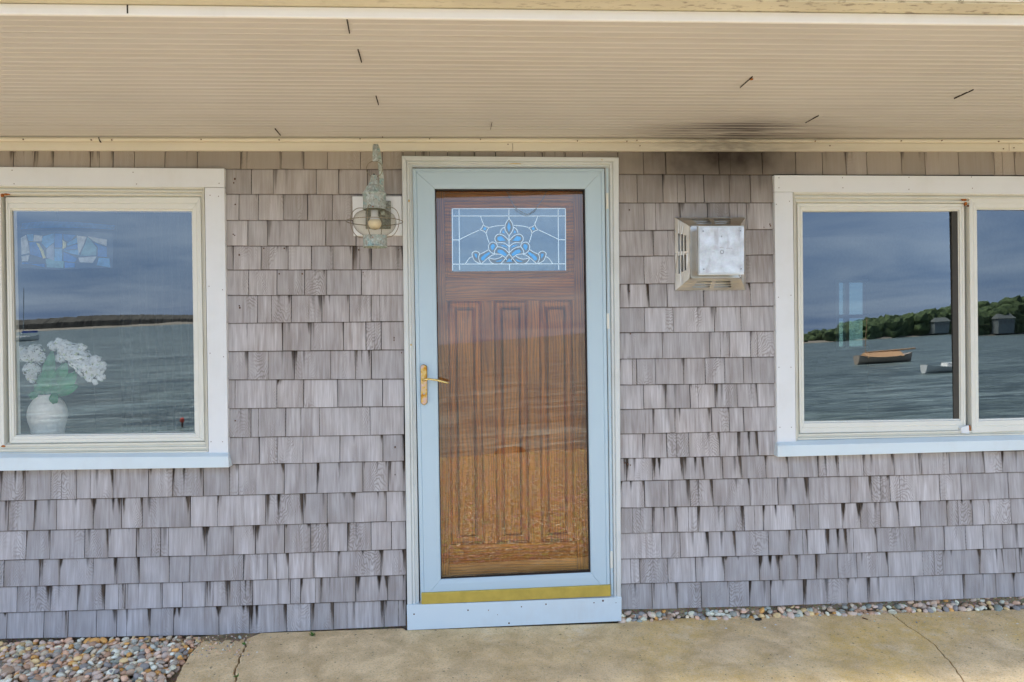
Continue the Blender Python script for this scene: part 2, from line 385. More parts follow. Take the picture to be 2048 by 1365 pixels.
MAT['petal'] = plain('white_petal', (.96, .95, .97), .6, var=.05, scale=60)
MAT['leafgreen'] = plain('silk_leaf', (.02, .20, .06), .5, var=.35, scale=16)
MAT['budgreen'] = plain('pale_bud', (.42, .50, .14), .6, var=.1)
MAT['hull'] = plain('boat_white', (.75, .73, .68), .4)
MAT['tan'] = plain('tan_canvas', (.60, .34, .17), .8)
MAT['bluecover'] = plain('blue_canvas', (.03, .10, .42), .7)
MAT['red'] = plain('orange_red_float', (.75, .07, .03), .5)
MAT['roof'] = plain('grey_roofing', (.12, .13, .12), .8, scale=2)
MAT['weed'] = plain('weed_green', (.09, .22, .03), .6, var=.2, scale=60)
MAT['shell'] = plain('white_shell', (.82, .80, .76), .5)

# ------------------------------------------------------------------ object helpers
ORG = {}
def link(o, parent=None, mat=None):
    COL.objects.link(o)
    if parent:
        o.parent = parent
    if mat is not None:
        o.data.materials.append(mat if isinstance(mat, bpy.types.Material) else MAT[mat])
    return o
def origin(parent):
    v = Vector((0, 0, 0))
    while parent: v += parent.location; parent = parent.parent
    return v
def mesh(name, verts, faces, mat, parent=None, smooth=False, bevel=0., uvs=None):
    me = bpy.data.meshes.new(name)
    o0 = origin(parent)
    me.from_pydata([tuple(Vector(v)-o0) for v in verts], [], faces)
    bm = bmesh.new(); bm.from_mesh(me); bmesh.ops.recalc_face_normals(bm, faces=bm.faces)
    bm.to_mesh(me); bm.free()
    if smooth: me.shade_smooth()
    o = bpy.data.objects.new(name, me); link(o, parent, mat)
    if bevel:
        b = o.modifiers.new('edge', 'BEVEL'); b.width = bevel; b.segments = 2; b.limit_method = 'ANGLE'; b.angle_limit = R_(40); b.harden_normals = False
    return o
def tag(o, label=None, cat=None, group=None, kind=None):
    if label: o['label'] = label
    if cat: o['category'] = cat
    if group: o['group'] = group
    if kind: o['kind'] = kind
    return o
def empty(name, loc, parent=None):
    o = bpy.data.objects.new(name, None); COL.objects.link(o); o.empty_display_size = .1
    if parent: o.parent = parent; o.location = Vector(loc)-origin(parent)
    else: o.location = loc
    return o
class MB:
    def __init__(s): s.v = []; s.f = []
    def add(s, vs, fs):
        k = len(s.v); s.v += [Vector(v) for v in vs]; s.f += [tuple(i+k for i in f) for f in fs]; return s
    def box(s, a, b):
        (x0, y0, z0), (x1, y1, z1) = a, b
        return s.add([(x0,y0,z0),(x1,y0,z0),(x1,y1,z0),(x0,y1,z0),(x0,y0,z1),(x1,y0,z1),(x1,y1,z1),(x0,y1,z1)],
                     [(0,3,2,1),(4,5,6,7),(0,1,5,4),(1,2,6,5),(2,3,7,6),(3,0,4,7)])
    def loft(s, rings, closed=True, caps=True):
        n = len(rings[0]); vs = [p for r in rings for p in r]; fs = []
        for i in range(len(rings)-1):
            for j in range(n if closed else n-1):
                a, b = i*n+j, i*n+(j+1) % n; fs.append((a, b, b+n, a+n))
        if caps: fs.append(tuple(range(n))[::-1]); fs.append(tuple(range((len(rings)-1)*n, len(rings)*n)))
        return s.add(vs, fs)
    def quadprism(s, pts, yb):
        """front polygon of world points, carried straight back to depth yb"""
        n = len(pts); a = [Vector(p) for p in pts]; b = [Vector((p.x, yb, p.z)) for p in a]
        return s.loft([a, b])
    def tube(s, pts, r, n=8, closed=False):
        pts = [Vector(p) for p in pts]; rings = []; N = len(pts)
        up = None
        for i, p in enumerate(pts):
            if closed: t = pts[(i+1) % N]-pts[i-1]
            else: t = pts[min(i+1, N-1)]-pts[max(i-1, 0)]
            t.normalize()
            if up is None: up = t.orthogonal().normalized()
            up = (up - t*up.dot(t)).normalized(); sd = t.cross(up)
            rr = r[i] if isinstance(r, (list, tuple)) else r
            rings.append([p+up*math.cos(2*math.pi*k/n)*rr+sd*math.sin(2*math.pi*k/n)*rr for k in range(n)])
        if closed: rings.append(rings[0])
        return s.loft(rings, caps=not closed)
    def lathe(s, c, prof, n=32, caps=True):
        c = Vector(c)
        return s.loft([[c+Vector((r*math.cos(2*math.pi*k/n), r*math.sin(2*math.pi*k/n), z)) for k in range(n)] for r, z in prof], caps=caps)
    def make(s, name, mat, parent=None, **k): return mesh(name, s.v, s.f, mat, parent, **k)
def board(name, px, yf, yb, mat, parent, bevel=.0015):
    return MB().quadprism([P(x, y, yf) for x, y in px], yb).make(name, mat, parent, bevel=bevel)
def ring(name, outer, inner, prof, mat, parent, bevel=0., yref=-.02, arcs=None):
    """mitred frame: profile of (fraction outer to inner, depth) swept round a four-cornered opening"""
    o = [P(x, y, yref) for x, y in outer]; i = [P(x, y, yref) for x, y in inner]
    rs = []
    for s, y in prof: rs.append([Vector((lerp(a.x, b.x, s), y, lerp(a.z, b.z, s))) for a, b in zip(o, i)])
    mb = MB()
    for k in range(4):                                    # four rails, cut at 45 degrees with a hairline joint
        a = [r[k] for r in rs]; b = [r[(k+1) % 4] for r in rs]
        d = (b[0]-a[0]).normalized()*.0006
        mb.loft([[p+d for p in a], [p-d for p in b]], closed=True, caps=True)
    return mb.make(name, mat, parent, bevel=bevel)

# ================================================================== THE COTTAGE
cottage = empty('cottage', (0, 0, 0))
tag(cottage, 'shingled seaside cottage front with oak door, blue storm door and two wide windows', 'cottage')

XL, XR = P(-900, 650).x, P(2700, 650).x
# ---- wall behind the shingles, with its openings
def zpx(x, y, Y=0.): return P(x, y, Y).z
wl0, wl1 = P(-425, 640, 0).x, P(432, 640, 0).x
wr0, wr1 = P(1572, 640, 0).x, P(2310, 640, 0).x
dr0, dr1 = P(833, 640, 0).x, P(1216, 640, 0).x
wlb, wlt = P(200, 893, 0).z, P(200, 385, 0).z
wrb, wrt = P(1800, 880, 0).z, P(1800, 393, 0).z
mb = MB(); Z0, Z1 = -.15, 2.5
y0, y1 = .010, .12
def wb(xa, xb, za, zb): mb.box((xa, y0, za), (xb, y1, zb))
wb(XL, wl0, Z0, Z1); wb(wl0, wl1, Z0, wlb); wb(wl0, wl1, wlt, Z1); wb(wl1, dr0, Z0, Z1)
wb(dr0, dr1, P(1024, 330).z, Z1); wb(dr1, wr0, Z0, Z1); wb(wr0, wr1, Z0, wrb); wb(wr0, wr1, wrt, Z1); wb(wr1, XR, Z0, Z1)
wb(dr0, dr1, Z0, P(1024, 1215).z)
wall = mb.make('wall', 'tarpaper', cottage)
wall['label'] = 'grey weathered cedar shingle wall'

# ---- shingles
def line(*pts):
    def f(x):
        p = pts
        for a, b in zip(p, p[1:]):
            if x <= b[0] or b is p[-1]:
                return lerp(a[1], b[1], (x-a[0])/(b[0]-a[0]))
        return p[0][1]
    return f
ROWS = []   # x0, x1, top line, bottom line, joints, brown share
def fill(a, b, js):                                     # joints beyond the frame are guesses
    js = list(js); rr = random.Random(int(abs(a*7+b*3+sum(js))))
    x = js[0] if js else b
    while x > a+45: x -= rr.uniform(38, 78); js.append(x)
    x = max(js)
    while x < b-45: x += rr.uniform(38, 72); js.append(x)
    return sorted(j for j in js if a+12 < j < b-12)
trimL = line((0, 296), (2048, 297))
r0L = line((0, 334.7), (450, 337.6), (805, 338.2)); r0R = line((1240, 348), (2048, 351))
ROWS.append((-900, 806, trimL, r0L, fill(-900, 806, [68,107.5,180.5,226,268.6,329.5,394,481.4,562,607.5,654.6,720.6,764.4]), .85))
ROWS.append((806, 1236, trimL, line((806, 338), (1236, 348)), [843.6,895,950,991.6,1050,1085,1131,1165.5], .9))
ROWS.append((1236, 2700, trimL, r0R, fill(1236, 2700, [1331.5,1437.6,1524.3,1591.5,1645,1692,1733.7,1803,1850,1917,1988.5]), .85))
ML = [((455,387.9),(805,388.3),[502.5,546.6,632.2,677.3,734.7],.45), ((455,440),(805,440),[478,516.5,567,614.8,664.5,702,762],.25),
      ((455,491.5),(805,491.5),[495.8,535,597.8,651.4,712],.18), ((455,539.6),(805,538.8),[466.5,522,576,623,666,705.6,743],.1),
      ((455,590.4),(805,589.6),[497,554,608.6,652.6,722.9],.06), ((455,646.3),(805,642.8),[515,583,643.8,698.7,742.2],.0),
      ((455,703),(805,699.4),[565,621.4,687.3,731.7,762.4],.0), ((455,759.6),(805,757.9),[495.7,536,588.4,661.4,710.6,742.7],0),
      ((455,816.8),(805,812.8),[553.7,607.3,675.4,724.6,764.6],0), ((455,874.9),(805,869),[501.7,571.5,639.3,740],0),
      ((455,929.3),(808,921.7),[518.5,554,606,679.8,766],0)]
prev = r0L
for a, b, js, br in ML:
    bot = line(a, b); ROWS.append((446 if a[1] < 800 else 451, 808, prev, bot, js, br)); 
    ROWS.append((-900, -432, prev, bot, fill(-900, -432, [-500-random.random()*40]), br)); prev = bot
LL = [([(0,1001.5),(455,990.6),(810,981.9)],[2,50.6,101.5,153,226,297,345.5,406.7,459.5,568.5,634,725.4]),
      ([(0,1062.3),(430,1052.8),(808,1042)],[16,68,113,186.3,242.6,284.7,380.7,434.5,531.4,606.4,654.3,707.8,772.4]),
      ([(0,1120.4),(430,1110.4),(808,1098.7)],[52.3,99.8,169,216.3,272.4,321.3,413.5,466,510.6,568.9,621.5,656,695.2,742.4]),
      ([(0,1174),(430,1162.4),(808,1149.8)],[7.5,78.6,120,186.3,234,278.5,338.7,379.7,486.5,534.9,577.4,627.5,676,762]),
      ([(0,1225.7),(430,1212.8),(808,1200)],[33.8,100.1,154.8,209.2,250,324.3,364.3,409.8,455,505,556,580.6,601,640,711.6,775.2]),
      ([(0,1277.7),(430,1270),(808,1252.5)],[13.7,87.2,136,192.8,233.4,300,346.9,437.9,498.3,573.3,621.5,667.5,767.6])]
for pts, js in LL:
    bot = line(*pts); ROWS.append((-900, 812, prev, bot, fill(-900, 812, js) if True else js, 0)); prev = bot
MR = [((1240,405.1),(1550,405.1),[1274.7,1326,1370.4,1407.9,1459,1501],.45), ((1240,461.2),(1550,458.3),[1288.3,1360.8,1415.4,1459,1494],.22),
      ((1240,512.3),(1550,509.2),[1307,1372,1440],.1), ((1240,567.8),(1550,565),[1288.3,1380,1450],.05),
      ((1240,615),(1550,612),[1297.7,1334.3,1407.2,1501.2],0), ((1240,665.3),(1550,662),[1289.3,1346.4,1428.6,1482],0),
      ((1240,717.7),(1550,713.6),[1324.6,1419,1459,1501],0), ((1240,769.7),(1550,766.3),[1273.4,1310.8,1367.2,1410.4,1449.4,1486.8],0),
      ((1240,818.8),(1550,813.2),[1287.4,1330.2,1380.5,1430.5,1474.5,1514.7],0), ((1240,867.9),(1550,861.8),[1306,1349.8,1423.3,1458.8,1487.8],0),
      ((1240,916.7),(1555,910.7),[1285.7,1333.6,1377.8,1439.5,1474.8,1516],0)]
prev = r0R
for a, b, js, br in MR:
    bot = line(a, b); ROWS.append((1236, 1553 if a[1] < 800 else 1559, prev, bot, js, br))
    ROWS.append((2322, 2700, prev, line(a, (2048, lerp(a[1], b[1], (2048-a[0])/(b[0]-a[0])))), fill(2322, 2700, [2380+random.random()*40]), br)); prev = bot
RRr = [([(1241,962.3),(1550,955.3),(1780,951),(2048,943.7)],[1304.7,1367,1407.8,1445.4,1483.3,1531.9,1576.3,1636,1677.8,1726.7,1788.2,1842.5,1899,1933.4,1968.3,2004]),
       ([(1241,1015.8),(1550,1010),(1700,1006),(2048,996.4)],[1289.3,1337.6,1380.4,1426,1500,1556,1617.3,1701,1743.4,1780.3,1879.8,1922.5,2016.8]),
       ([(1241,1066.4),(1550,1060.6),(2048,1047.6)],[1305.7,1354.5,1395.6,1449.7,1488.5,1526.5,1591.3,1637,1684,1721.2,1760.9,1797.8,1840.8,1894,1945,1980.3,2022]),
       ([(1241,1118),(1550,1110.5),(2048,1095.8)],[1323,1360.7,1417,1471,1536.8,1577.7,1615.3,1652.2,1694.2,1753.7,1828.2,1889,1931.7,1966.6]),
       ([(1241,1167.7),(1550,1160.3),(2048,1145)],[1279.8,1336,1391.6,1449,1518.9,1558.8,1594.8,1632.3,1676,1713.7,1776.2,1846,1885.6,1958.7,2006.6,2040]),
       ([(1243,1219.5),(1550,1212),(2048,1193.2)],[1304.2,1354.5,1402.8,1459,1499,1541,1606.7,1695.2,1735.2,1828.9,1926.6,1992.2,2028])]
for pts, js in RRr:
    bot = line(*pts); ROWS.append((1238, 2700, prev, bot, fill(1238, 2700, js), 0)); prev = bot

def shingle_geo(xa, xb, top, bot, brown, rr):
    g1, g2 = rr.uniform(.0010, .0022), rr.uniform(.0010, .0022)
    ya, yb_ = bot(xa)+rr.uniform(-.5, .5), bot(xb)+rr.uniform(-.5, .5)
    ym = (bot((xa+xb)/2)+top((xa+xb)/2))/2
    X0, X1 = P(xa, ym, -.008).x+g1, P(xb, ym, -.008).x-g2
    f = -.012+rr.uniform(-.0015, .0015); dyaw = rr.uniform(-.0012, .0012)
    zb0, zb1 = P(xa, ya, f).z, P(xb, yb_, f).z; zt0, zt1 = P(xa, top(xa), -.006).z, P(xb, top(xb), -.006).z
    sk = rr.uniform(-.0008, .0008)
    v = [(X0, f+dyaw, zb0), (X1, f-dyaw, zb1), (X1+sk, -.0022, zt1), (X0+sk, -.0022, zt0), (X1+sk, -.0002, zt1+.022), (X0+sk, -.0002, zt0+.022),
         (X0, f+.0095+dyaw, zb0), (X1, f+.0095-dyaw, zb1), (X1, .0085, zt1+.022), (X0, .0085, zt0+.022)]
    fc = [(0, 1, 2, 3), (3, 2, 4, 5), (0, 6, 7, 1), (0, 3, 5, 9, 6), (1, 7, 8, 4, 2), (5, 4, 8, 9)]
    w = X1-X0; h = (zt0-zb0)
    def uv(i):
        x, y, z = v[i]; return (x-X0, zt0+(zt1-zt0)*(x-X0)/w-z), (X1-x, z-zb0)
    big = rr.random()
    p = .5 if brown > .3 else (.66 if ym > 900 else .36)
    def amp(): return (rr.uniform(.55, 1.) if rr.random() < p*.75 else rr.uniform(0, .12))
    row_wet = 1.0 if ym > 930 else (.8 if ym > 500 else .5)
    st = (amp()*row_wet, amp()*row_wet, brown*rr.uniform(.85, 1.05), 1.)
    rn = (rr.random(), rr.random(), rr.random(), 1.)
    return v, fc, [uv(i) for i in range(len(v))], st, rn
def shingle_mesh(name, items):
    vs, fs, uvs, sts, rns = [], [], [], [], []
    for v, fc, uv, st, rn in items:
        k = len(vs); vs += v; fs += [tuple(i+k for i in f) for f in fc]; uvs += uv; sts += [st]*len(v); rns += [rn]*len(v)
    me = bpy.data.meshes.new(name); me.from_pydata(vs, [], fs)
    a = me.uv_layers.new(name='uv'); b = me.uv_layers.new(name='uv2')
    for l in me.loops:
        a.data[l.index].uv = uvs[l.vertex_index][0]; b.data[l.index].uv = uvs[l.vertex_index][1]
    c = me.color_attributes.new('stn', 'FLOAT_COLOR', 'POINT'); d = me.color_attributes.new('rnd', 'FLOAT_COLOR', 'POINT')
    for i in range(len(vs)): c.data[i].color = sts[i]; d.data[i].color = rns[i]
    return me
items = []; rr = random.Random(21)
for x0, x1, top, bot, js, br in ROWS:
    e = [x0]+[j for j in js if x0+6 < j < x1-6]+[x1]
    for a, b in zip(e, e[1:]):
        g = shingle_geo(a, b, top, bot, br, rr)
        vis = a > -20 and b < 2075 and not (806 <= a and b <= 1240 and bot(a) < 349)
        items.append((vis*(min(b, 2048)-max(a, 0))*(bot(a)-top(a)), g))
items.sort(key=lambda t: -t[0])
for ar, g in items[:300]:
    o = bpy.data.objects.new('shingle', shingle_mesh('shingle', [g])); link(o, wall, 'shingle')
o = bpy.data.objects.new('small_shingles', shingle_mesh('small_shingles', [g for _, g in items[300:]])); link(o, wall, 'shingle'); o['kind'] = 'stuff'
# dark nail holes and knots in the shingles of the middle strip
mb = MB()
for x, y in [(469,358),(467,366),(466,469),(469,471),(470,409),(478,510),(527,497),(568,497),(717,500),(558,548),(604,548),(726,545),(797,500),(478,612),(479,616),(470,842),
             (803,706),(788,676),(788,681),(1259,420),(1540,449),(1541,452),(1528,455),(1259,583),(1261,668),(1250,926),(1256,929),(1261,931),(790,895),(790,950)]:
    p = P(x, y, -.0115); r = random.uniform(.0012, .0024); mb.box((p.x-r, p.y, p.z-r*1.8), (p.x+r, p.y+.006, p.z+r*1.8))
o = mb.make('nail_holes', 'nail', wall); o['kind'] = 'stuff'

# ---- soffit of lengthwise beaded strips
ZS = 2.2585
YO = -1.232
soffit = MB().box((XL-.3, YO, ZS+.012), (XR+.3, .0, ZS+.05)).make('soffit', 'soffit', cottage)
soffit['label'] = 'tan beaded soffit over the door'
nb = 32; wdt = (-.018-YO)/nb
prof = [(0, .011), (0, .0), (.030, -.0), (.0320, -.0011), (.0340, -.0019), (.0358, -.0011), (.0375, .0005), (.0375, .011)]
me = None
for i in range(nb):
    ya = YO+i*wdt; s = wdt/.0379
    pr = [(ya+a*s, ZS+b) for a, b in prof]
    if me is None:
        o = MB().loft([[Vector((XL-.3, a, b)) for a, b in pr], [Vector((XR+.3, a, b)) for a, b in pr]]).make('soffit_strip', 'soffit', soffit); me = o.data
    else:
        o = bpy.data.objects.new('soffit_strip', me); COL.objects.link(o); o.parent = soffit
        o.location = (0, i*wdt, random.uniform(-.0012, .0012))
# slits where panel ends part, and their rust
mb = MB()
for (xa, ya, xb, yb) in [(694,41,699,68),(716,101,723,126),(752,194,757,211),(550,259,561,272),(984,246,981,260),(1480,177,1505,155),(1611,247,1637,233),(1908,199,1947,181)]:
    a, b = G(xa, ya, ZS-.0045), G(xb, yb, ZS-.0045); d = (b-a).normalized(); n = Vector((-d.y, d.x, 0))*.0015
    if xa > 900: n = n*.3
    mb.loft([[a-n, a+n, a+n+Vector((0, 0, .01)), a-n+Vector((0, 0, .01))], [b-n, b+n, b+n+Vector((0, 0, .01)), b-n+Vector((0, 0, .01))]])
o = mb.make('panel_seam', 'slit', soffit); o['kind'] = 'stuff'
p = G(1503, 160, ZS-.005); MB().lathe(p, [(.001, .004), (.006, .003), (.006, 0), (.001, -.001)], 10).make('rust_spot', 'rust', soffit)

# ---- frieze trim where soffit meets wall: rounded upper moulding and flat lower board in lengths
def zt(y, Y): return P(1024, y, Y).z
fr = [(.0, zt(285.3, -.02)), (-.020, zt(285.3, -.02)), (-.030, zt(283.5, -.03)), (-.034, zt(279.5, -.034)), (-.030, ZS-.004), (.0, ZS-.002)]
cornice = MB().loft([[Vector((XL, y, z)) for y, z in fr], [Vector((XR, y, z)) for y, z in fr]]).make('cornice_moulding', 'frieze', cottage, bevel=.001)
for xa, xb in ((-900, 1025), (1025.8, 2018), (2018.8, 2700)):
    a, b = P(xa, 295, -.018).x, P(xb, 295, -.018).x
    MB().box((a, -.018, zt(302, -.018)), (b, .009, zt(285.8, -.018))).make('frieze_board', 'frieze', cottage, bevel=.0015)
mb = MB()
for x, y in [(46,279),(182,280),(223,280),(402,279),(558,280),(720,278),(765,274),(859,278),(961,279),(1155,282),(1254,283),(1274,281),(1631,282.5),(1803,282),(1884,281.5),(1998,283)]:
    p = P(x, y, -.036); mb.box((p.x-.0022, p.y-.001, p.z-.0022), (p.x+.0022, p.y+.006, p.z+.0022))
for x, y in [(1016,289),(1280,292),(1660,292),(2007,298),(2028,296)]:
    p = P(x, y, -.0195); mb.box((p.x-.0022, p.y-.001, p.z-.0022), (p.x+.0022, p.y+.004, p.z+.0022))
o = mb.make('trim_nails', 'nail', cottage); o['kind'] = 'stuff'
mb = MB()
for x, y, Y in [(198, 278, -.037)]:
    a, b = P(x-1.5, 275, Y), P(x+2, 285, Y); n = Vector((.0015, 0, 0)); u_ = Vector((0, .01, 0))
    mb.loft([[a-n, a+n, a+n+u_, a-n+u_], [b-n, b+n, b+n+u_, b-n+u_]])
mb.make('moulding_crack', 'slit', cottage)

# ---- outer edge of the eave: white fascia, mildewed board, flaking white edge
z1 = ZS+.0255; y2 = YO-.073
MB().box((XL-.6, YO-.012, ZS-.004), (XR+.6, YO+.0, z1)).make('fascia_board', 'fascia', cottage, bevel=.003)
MB().box((XL-.6, y2, z1+.001), (XR+.6, YO-.002, z1+.02)).make('eave_board', 'mould', cottage, bevel=.003)
MB().box((XL-.6, y2-.006, z1+.006), (XR+.6, y2-.0005, z1+.024)).make('drip_edge', 'fleck', cottage, bevel=.002)
MB().box((XL-.6, y2-.10, z1+.026), (XR+.6, y2+.02, z1+.05)).make('deck_edge_board', 'fascia', cottage, bevel=.003)
a, b = P(254.5, 10, YO-.013), P(254.8, 27, YO-.013); n = Vector((.0018, 0, 0)); u_ = Vector((0, .014, 0))
MB().loft([[a-n, a+n, a+n+u_, a-n+u_], [b-n, b+n, b+n+u_, b-n+u_]]).make('fascia_joint', 'slit', cottage)
# deck above, and an unseen box added so the house casts shadow
MB().box((XL-.6, y2, z1+.051), (XR+.6, 5.3, z1+.25)).make('upper_deck', 'fascia', cottage)
MB().box((XL, .4, z1+.252), (XR, 5.2, 5.2)).make('upper_shade_box', 'tarpaper', cottage)

# ---- rooms behind
mb = MB()
bx0, bx1 = P(1671, 620, 4.2).x, P(1747, 620, 4.2).x; bz0, bz1 = P(1700, 700, 4.2).z, P(1700, 559, 4.2).z
yk = 4.2
mb.box((XL, yk, -.1), (bx0, yk+.1, 2.5)); mb.box((bx1, yk, -.1), (XR, yk+.1, 2.5)); mb.box((bx0, yk, -.1), (bx1, yk+.1, bz0)); mb.box((bx0, yk, bz1), (bx1, yk+.1, 2.5))
mb.box((XL-.1, .12, -.1), (XL, yk+.1, 2.5)); mb.box((XR, .12, -.1), (XR+.1, yk+.1, 2.5))
mb.box((XL, .121, 2.33), (XR, yk, 2.4)); mb.box((-.55, .14, -.1), (-.47, yk, 2.33)); mb.box((.86, .14, -.1), (.94, yk, 2.33))
mb.make('room_wall', 'room', cottage)
MB().box((XL, .121, -.14), (XR, yk, -.02)).make('room_floor', 'room_floor', cottage)
back = empty('window', ((bx0+bx1)/2, yk, bz0), cottage); back['label'] = 'small bright window at the back of the room'
mb = MB(); t = .035
mb.box((bx0, yk-.01, bz0), (bx0+t, yk+.05, bz1)); mb.box((bx1-t, yk-.01, bz0), (bx1, yk+.05, bz1))
mb.box((bx0, yk-.011, bz1-t), (bx1, yk+.05, bz1+.001)); mb.box((bx0, yk-.011, bz0-.001), (bx1, yk+.05, bz0+t)); zm = (bz0+bz1)/2-.02
mb.box((bx0, yk-.012, zm-.02), (bx1, yk+.05, zm+.02)); xm = lerp(bx0, bx1, .30); mb.box((xm-.02, yk-.013, bz0), (xm+.02, yk+.05, bz1))
mb.make('window_frame', 'casing', back)
MB().box((bx0, yk+.03, bz0), (bx1, yk+.034, bz1)).make('pane', pane_mat('frosted_back_pane', (.28, .36, .36), .06, (.8, .9, 1.)), back)

# ---- windows
def window(label, casing, sill, outer, inner, sashes, nails):
    w = empty('window', P(*sill[3], 0), cottage); w['label'] = label
    for q in casing: board('casing_board', q, -.026, .012, 'casing', w)
    # sloping sill
    TL, TR, BR, BL = sill
    def sec(top, bot, dx):
        a = P(*top, -.052); b = P(*bot, -.052)
        return [Vector((a.x, -.052, b.z)), Vector((a.x, -.052, a.z)), Vector((a.x+dx, -.018, a.z+.017)), Vector((a.x+dx, .005, a.z+.017)), Vector((a.x, .005, b.z))]
    MB().loft([sec(TL, BL, .012), sec(TR, BR, -.012)]).make('sill', 'kick', w, bevel=.002)
    ring('window_frame', outer, inner, [(0, .10), (0, -.022), (.12, -.024), (.2, -.024), (.24, -.010), (.34, -.010), (.38, -.019), (.52, -.019), (.56, -.006), (.70, -.006), (.74, -.014), (.88, -.014), (.92, .004), (1, .004), (1, .10)],
         'vinyl', w, yref=-.018)
    for so, si, yf, tilt in sashes:
        s = ring('sash', so, si, [(0, yf+.04), (0, yf+.001), (.06, yf), (.40, yf), (.44, yf+.002), (.50, yf), (.84, yf+.001), (.9, yf+.007), (1, yf+.008), (1, yf+.04)], 'sash', w, yref=yf)
        g = [P(x, y, yf+.014) for x, y in si]
        for k in (0, 1): g[k].y += tilt[k]                 # the pane sits a hair out of plumb
        for k in (3, 2): g[k].y -= tilt[3-k]
        pane_grid('pane', g, 'win_glass', w)
    mb = MB()
    for x, y in nails:
        p = P(x, y, -.0268); r = .0017; mb.box((p.x-r, p.y, p.z-r), (p.x+r, p.y+.002, p.z+r))
    o = mb.make('nail_heads', 'nail', w); o['kind'] = 'stuff'
    return w
def pane_grid(name, c, mat, parent, n=12, bow=0.):
    TL, TR, BR, BL = c; e = .006
    vs = []; fs = []
    for j in range(n+1):
        for i in range(n+1):
            s = -.01+1.02*i/n; t = -.005+1.01*j/n
            p = TL*(1-s)*(1-t)+TR*s*(1-t)+BR*s*t+BL*(1-s)*t
            p.y += bow*(4*s*(1-s))*(4*t*(1-t))
            vs.append(p)
    for j in range(n):
        for i in range(n): a = j*(n+1)+i; fs.append((a, a+1, a+n+2, a+n+1))
    o = mesh(name, vs, fs, mat, parent, smooth=True)
    return o
winL = window('wide sliding window left of the door with a vase of flowers behind the glass',
    [[(-436, 331), (448.3, 337.5), (448.6, 375), (-436, 368)], [(409.3, 375.6), (448.6, 375.6), (456.3, 912), (417.3, 912)], [(-436, 368.5), (-394, 369), (-390, 925), (-432, 925)]],
    [(-444, 919), (457, 913.5), (457, 935.5), (-444, 949)],
    [(-395, 368.5), (409, 374.8), (417, 906.5), (-390, 917)], [(-386, 388), (401, 394), (409, 882), (-380, 893)],
    [([(11, 394.5), (401, 395), (409, 882), (19, 887)], [(21.6, 421), (382, 422.5), (388, 866.7), (29.7, 871)], -.004, (-.0018, -.0042)),
     ([(-386, 386), (1, 389), (8, 892), (-380, 895)], [(-366, 412), (-18, 414), (-12, 870), (-360, 875)], -.016, (-.004, -.004))],
    [(24,341),(266,345),(28,368),(273,368.5),(438,367),(420,391),(437,393),(418,573),(445,580),(420,707),(447,714),(422,884),(445,884)])
winR = window('wide sliding window right of the door with dark rusty track bracket',
    [[(1548.6, 350.7), (2332, 354), (2332, 391), (1549, 384)], [(1549, 384.7), (1585.8, 384.7), (1592, 894), (1554.5, 894)], [(2292, 391), (2332, 391), (2335, 880), (2295, 880)]],
    [(1555, 892), (2338, 873), (2338, 893), (1556.5, 914.5)],
    [(1586, 385), (2292, 389), (2295, 872), (1591.5, 888)], [(1594, 407), (2284, 409), (2287, 853), (1599, 867)],
    [([(1594.5, 407), (1928.5, 408), (1932, 861), (1599.5, 867)], [(1606.5, 422.7), (1917.6, 422.2), (1921, 838.5), (1610, 843.7)], -.004, (.006, .003)),
     ([(1938.6, 397.5), (2284, 399), (2287, 852), (1944, 866)], [(1956, 419), (2262, 420.5), (2265, 830), (1960, 839)], -.017, (.004, .002))],
    [(1558,356),(1685,356),(1818,355),(1943,354.5),(1558,376),(1686,376),(1818,379),(1945,377),(1553,409),(1579,403),(1557,595),(1582,591),(1558,735),(1582,735),(1560,855),(1583,855),(1581,901),(1750,899)])
# sash's shadowed inner edge at the right window, shade painted as a dark post, rust on the tracks, latches
MB().quadprism([P(1903.5, 422.5, .004), P(1917.5, 422.2, .004), P(1921, 839, .004), P(1907.5, 839.5, .004)], .012).make('shaded_sash_edge', plain('dark_sash_edge', (.05, .045, .035), .6), winR)
for (x, y, sx, sz, w_) in [(1929, 400, .018, .006, winR), (1932, 408, .008, .012, winR), (1940, 857, .006, .016, winR), (12, 389, .020, .005, winL), (4, 391, .010, .009, winL), (6, 893, .010, .006, winL)]:
    c = P(x, y, -.018); mb = MB(); rg = random.Random(int(x))
    ps = [c+Vector((math.cos(a)*sx*rg.uniform(.5, 1), 0, math.sin(a)*sz*rg.uniform(.5, 1))) for a in [k*.52 for k in range(12)]]
    mb.quadprism(ps, -.012).make('rust_stain', 'rust', w_)
board('track_bracket', [(1922, 856), (1938, 851), (1939, 868), (1923, 867)], -.020, -.006, 'casing', winR)
MB().lathe(P(1936, 412, -.02), [(.003, .004), (.005, .002), (.005, -.003), (.003, -.005)], 10).make('track_roller', 'nail', winR)

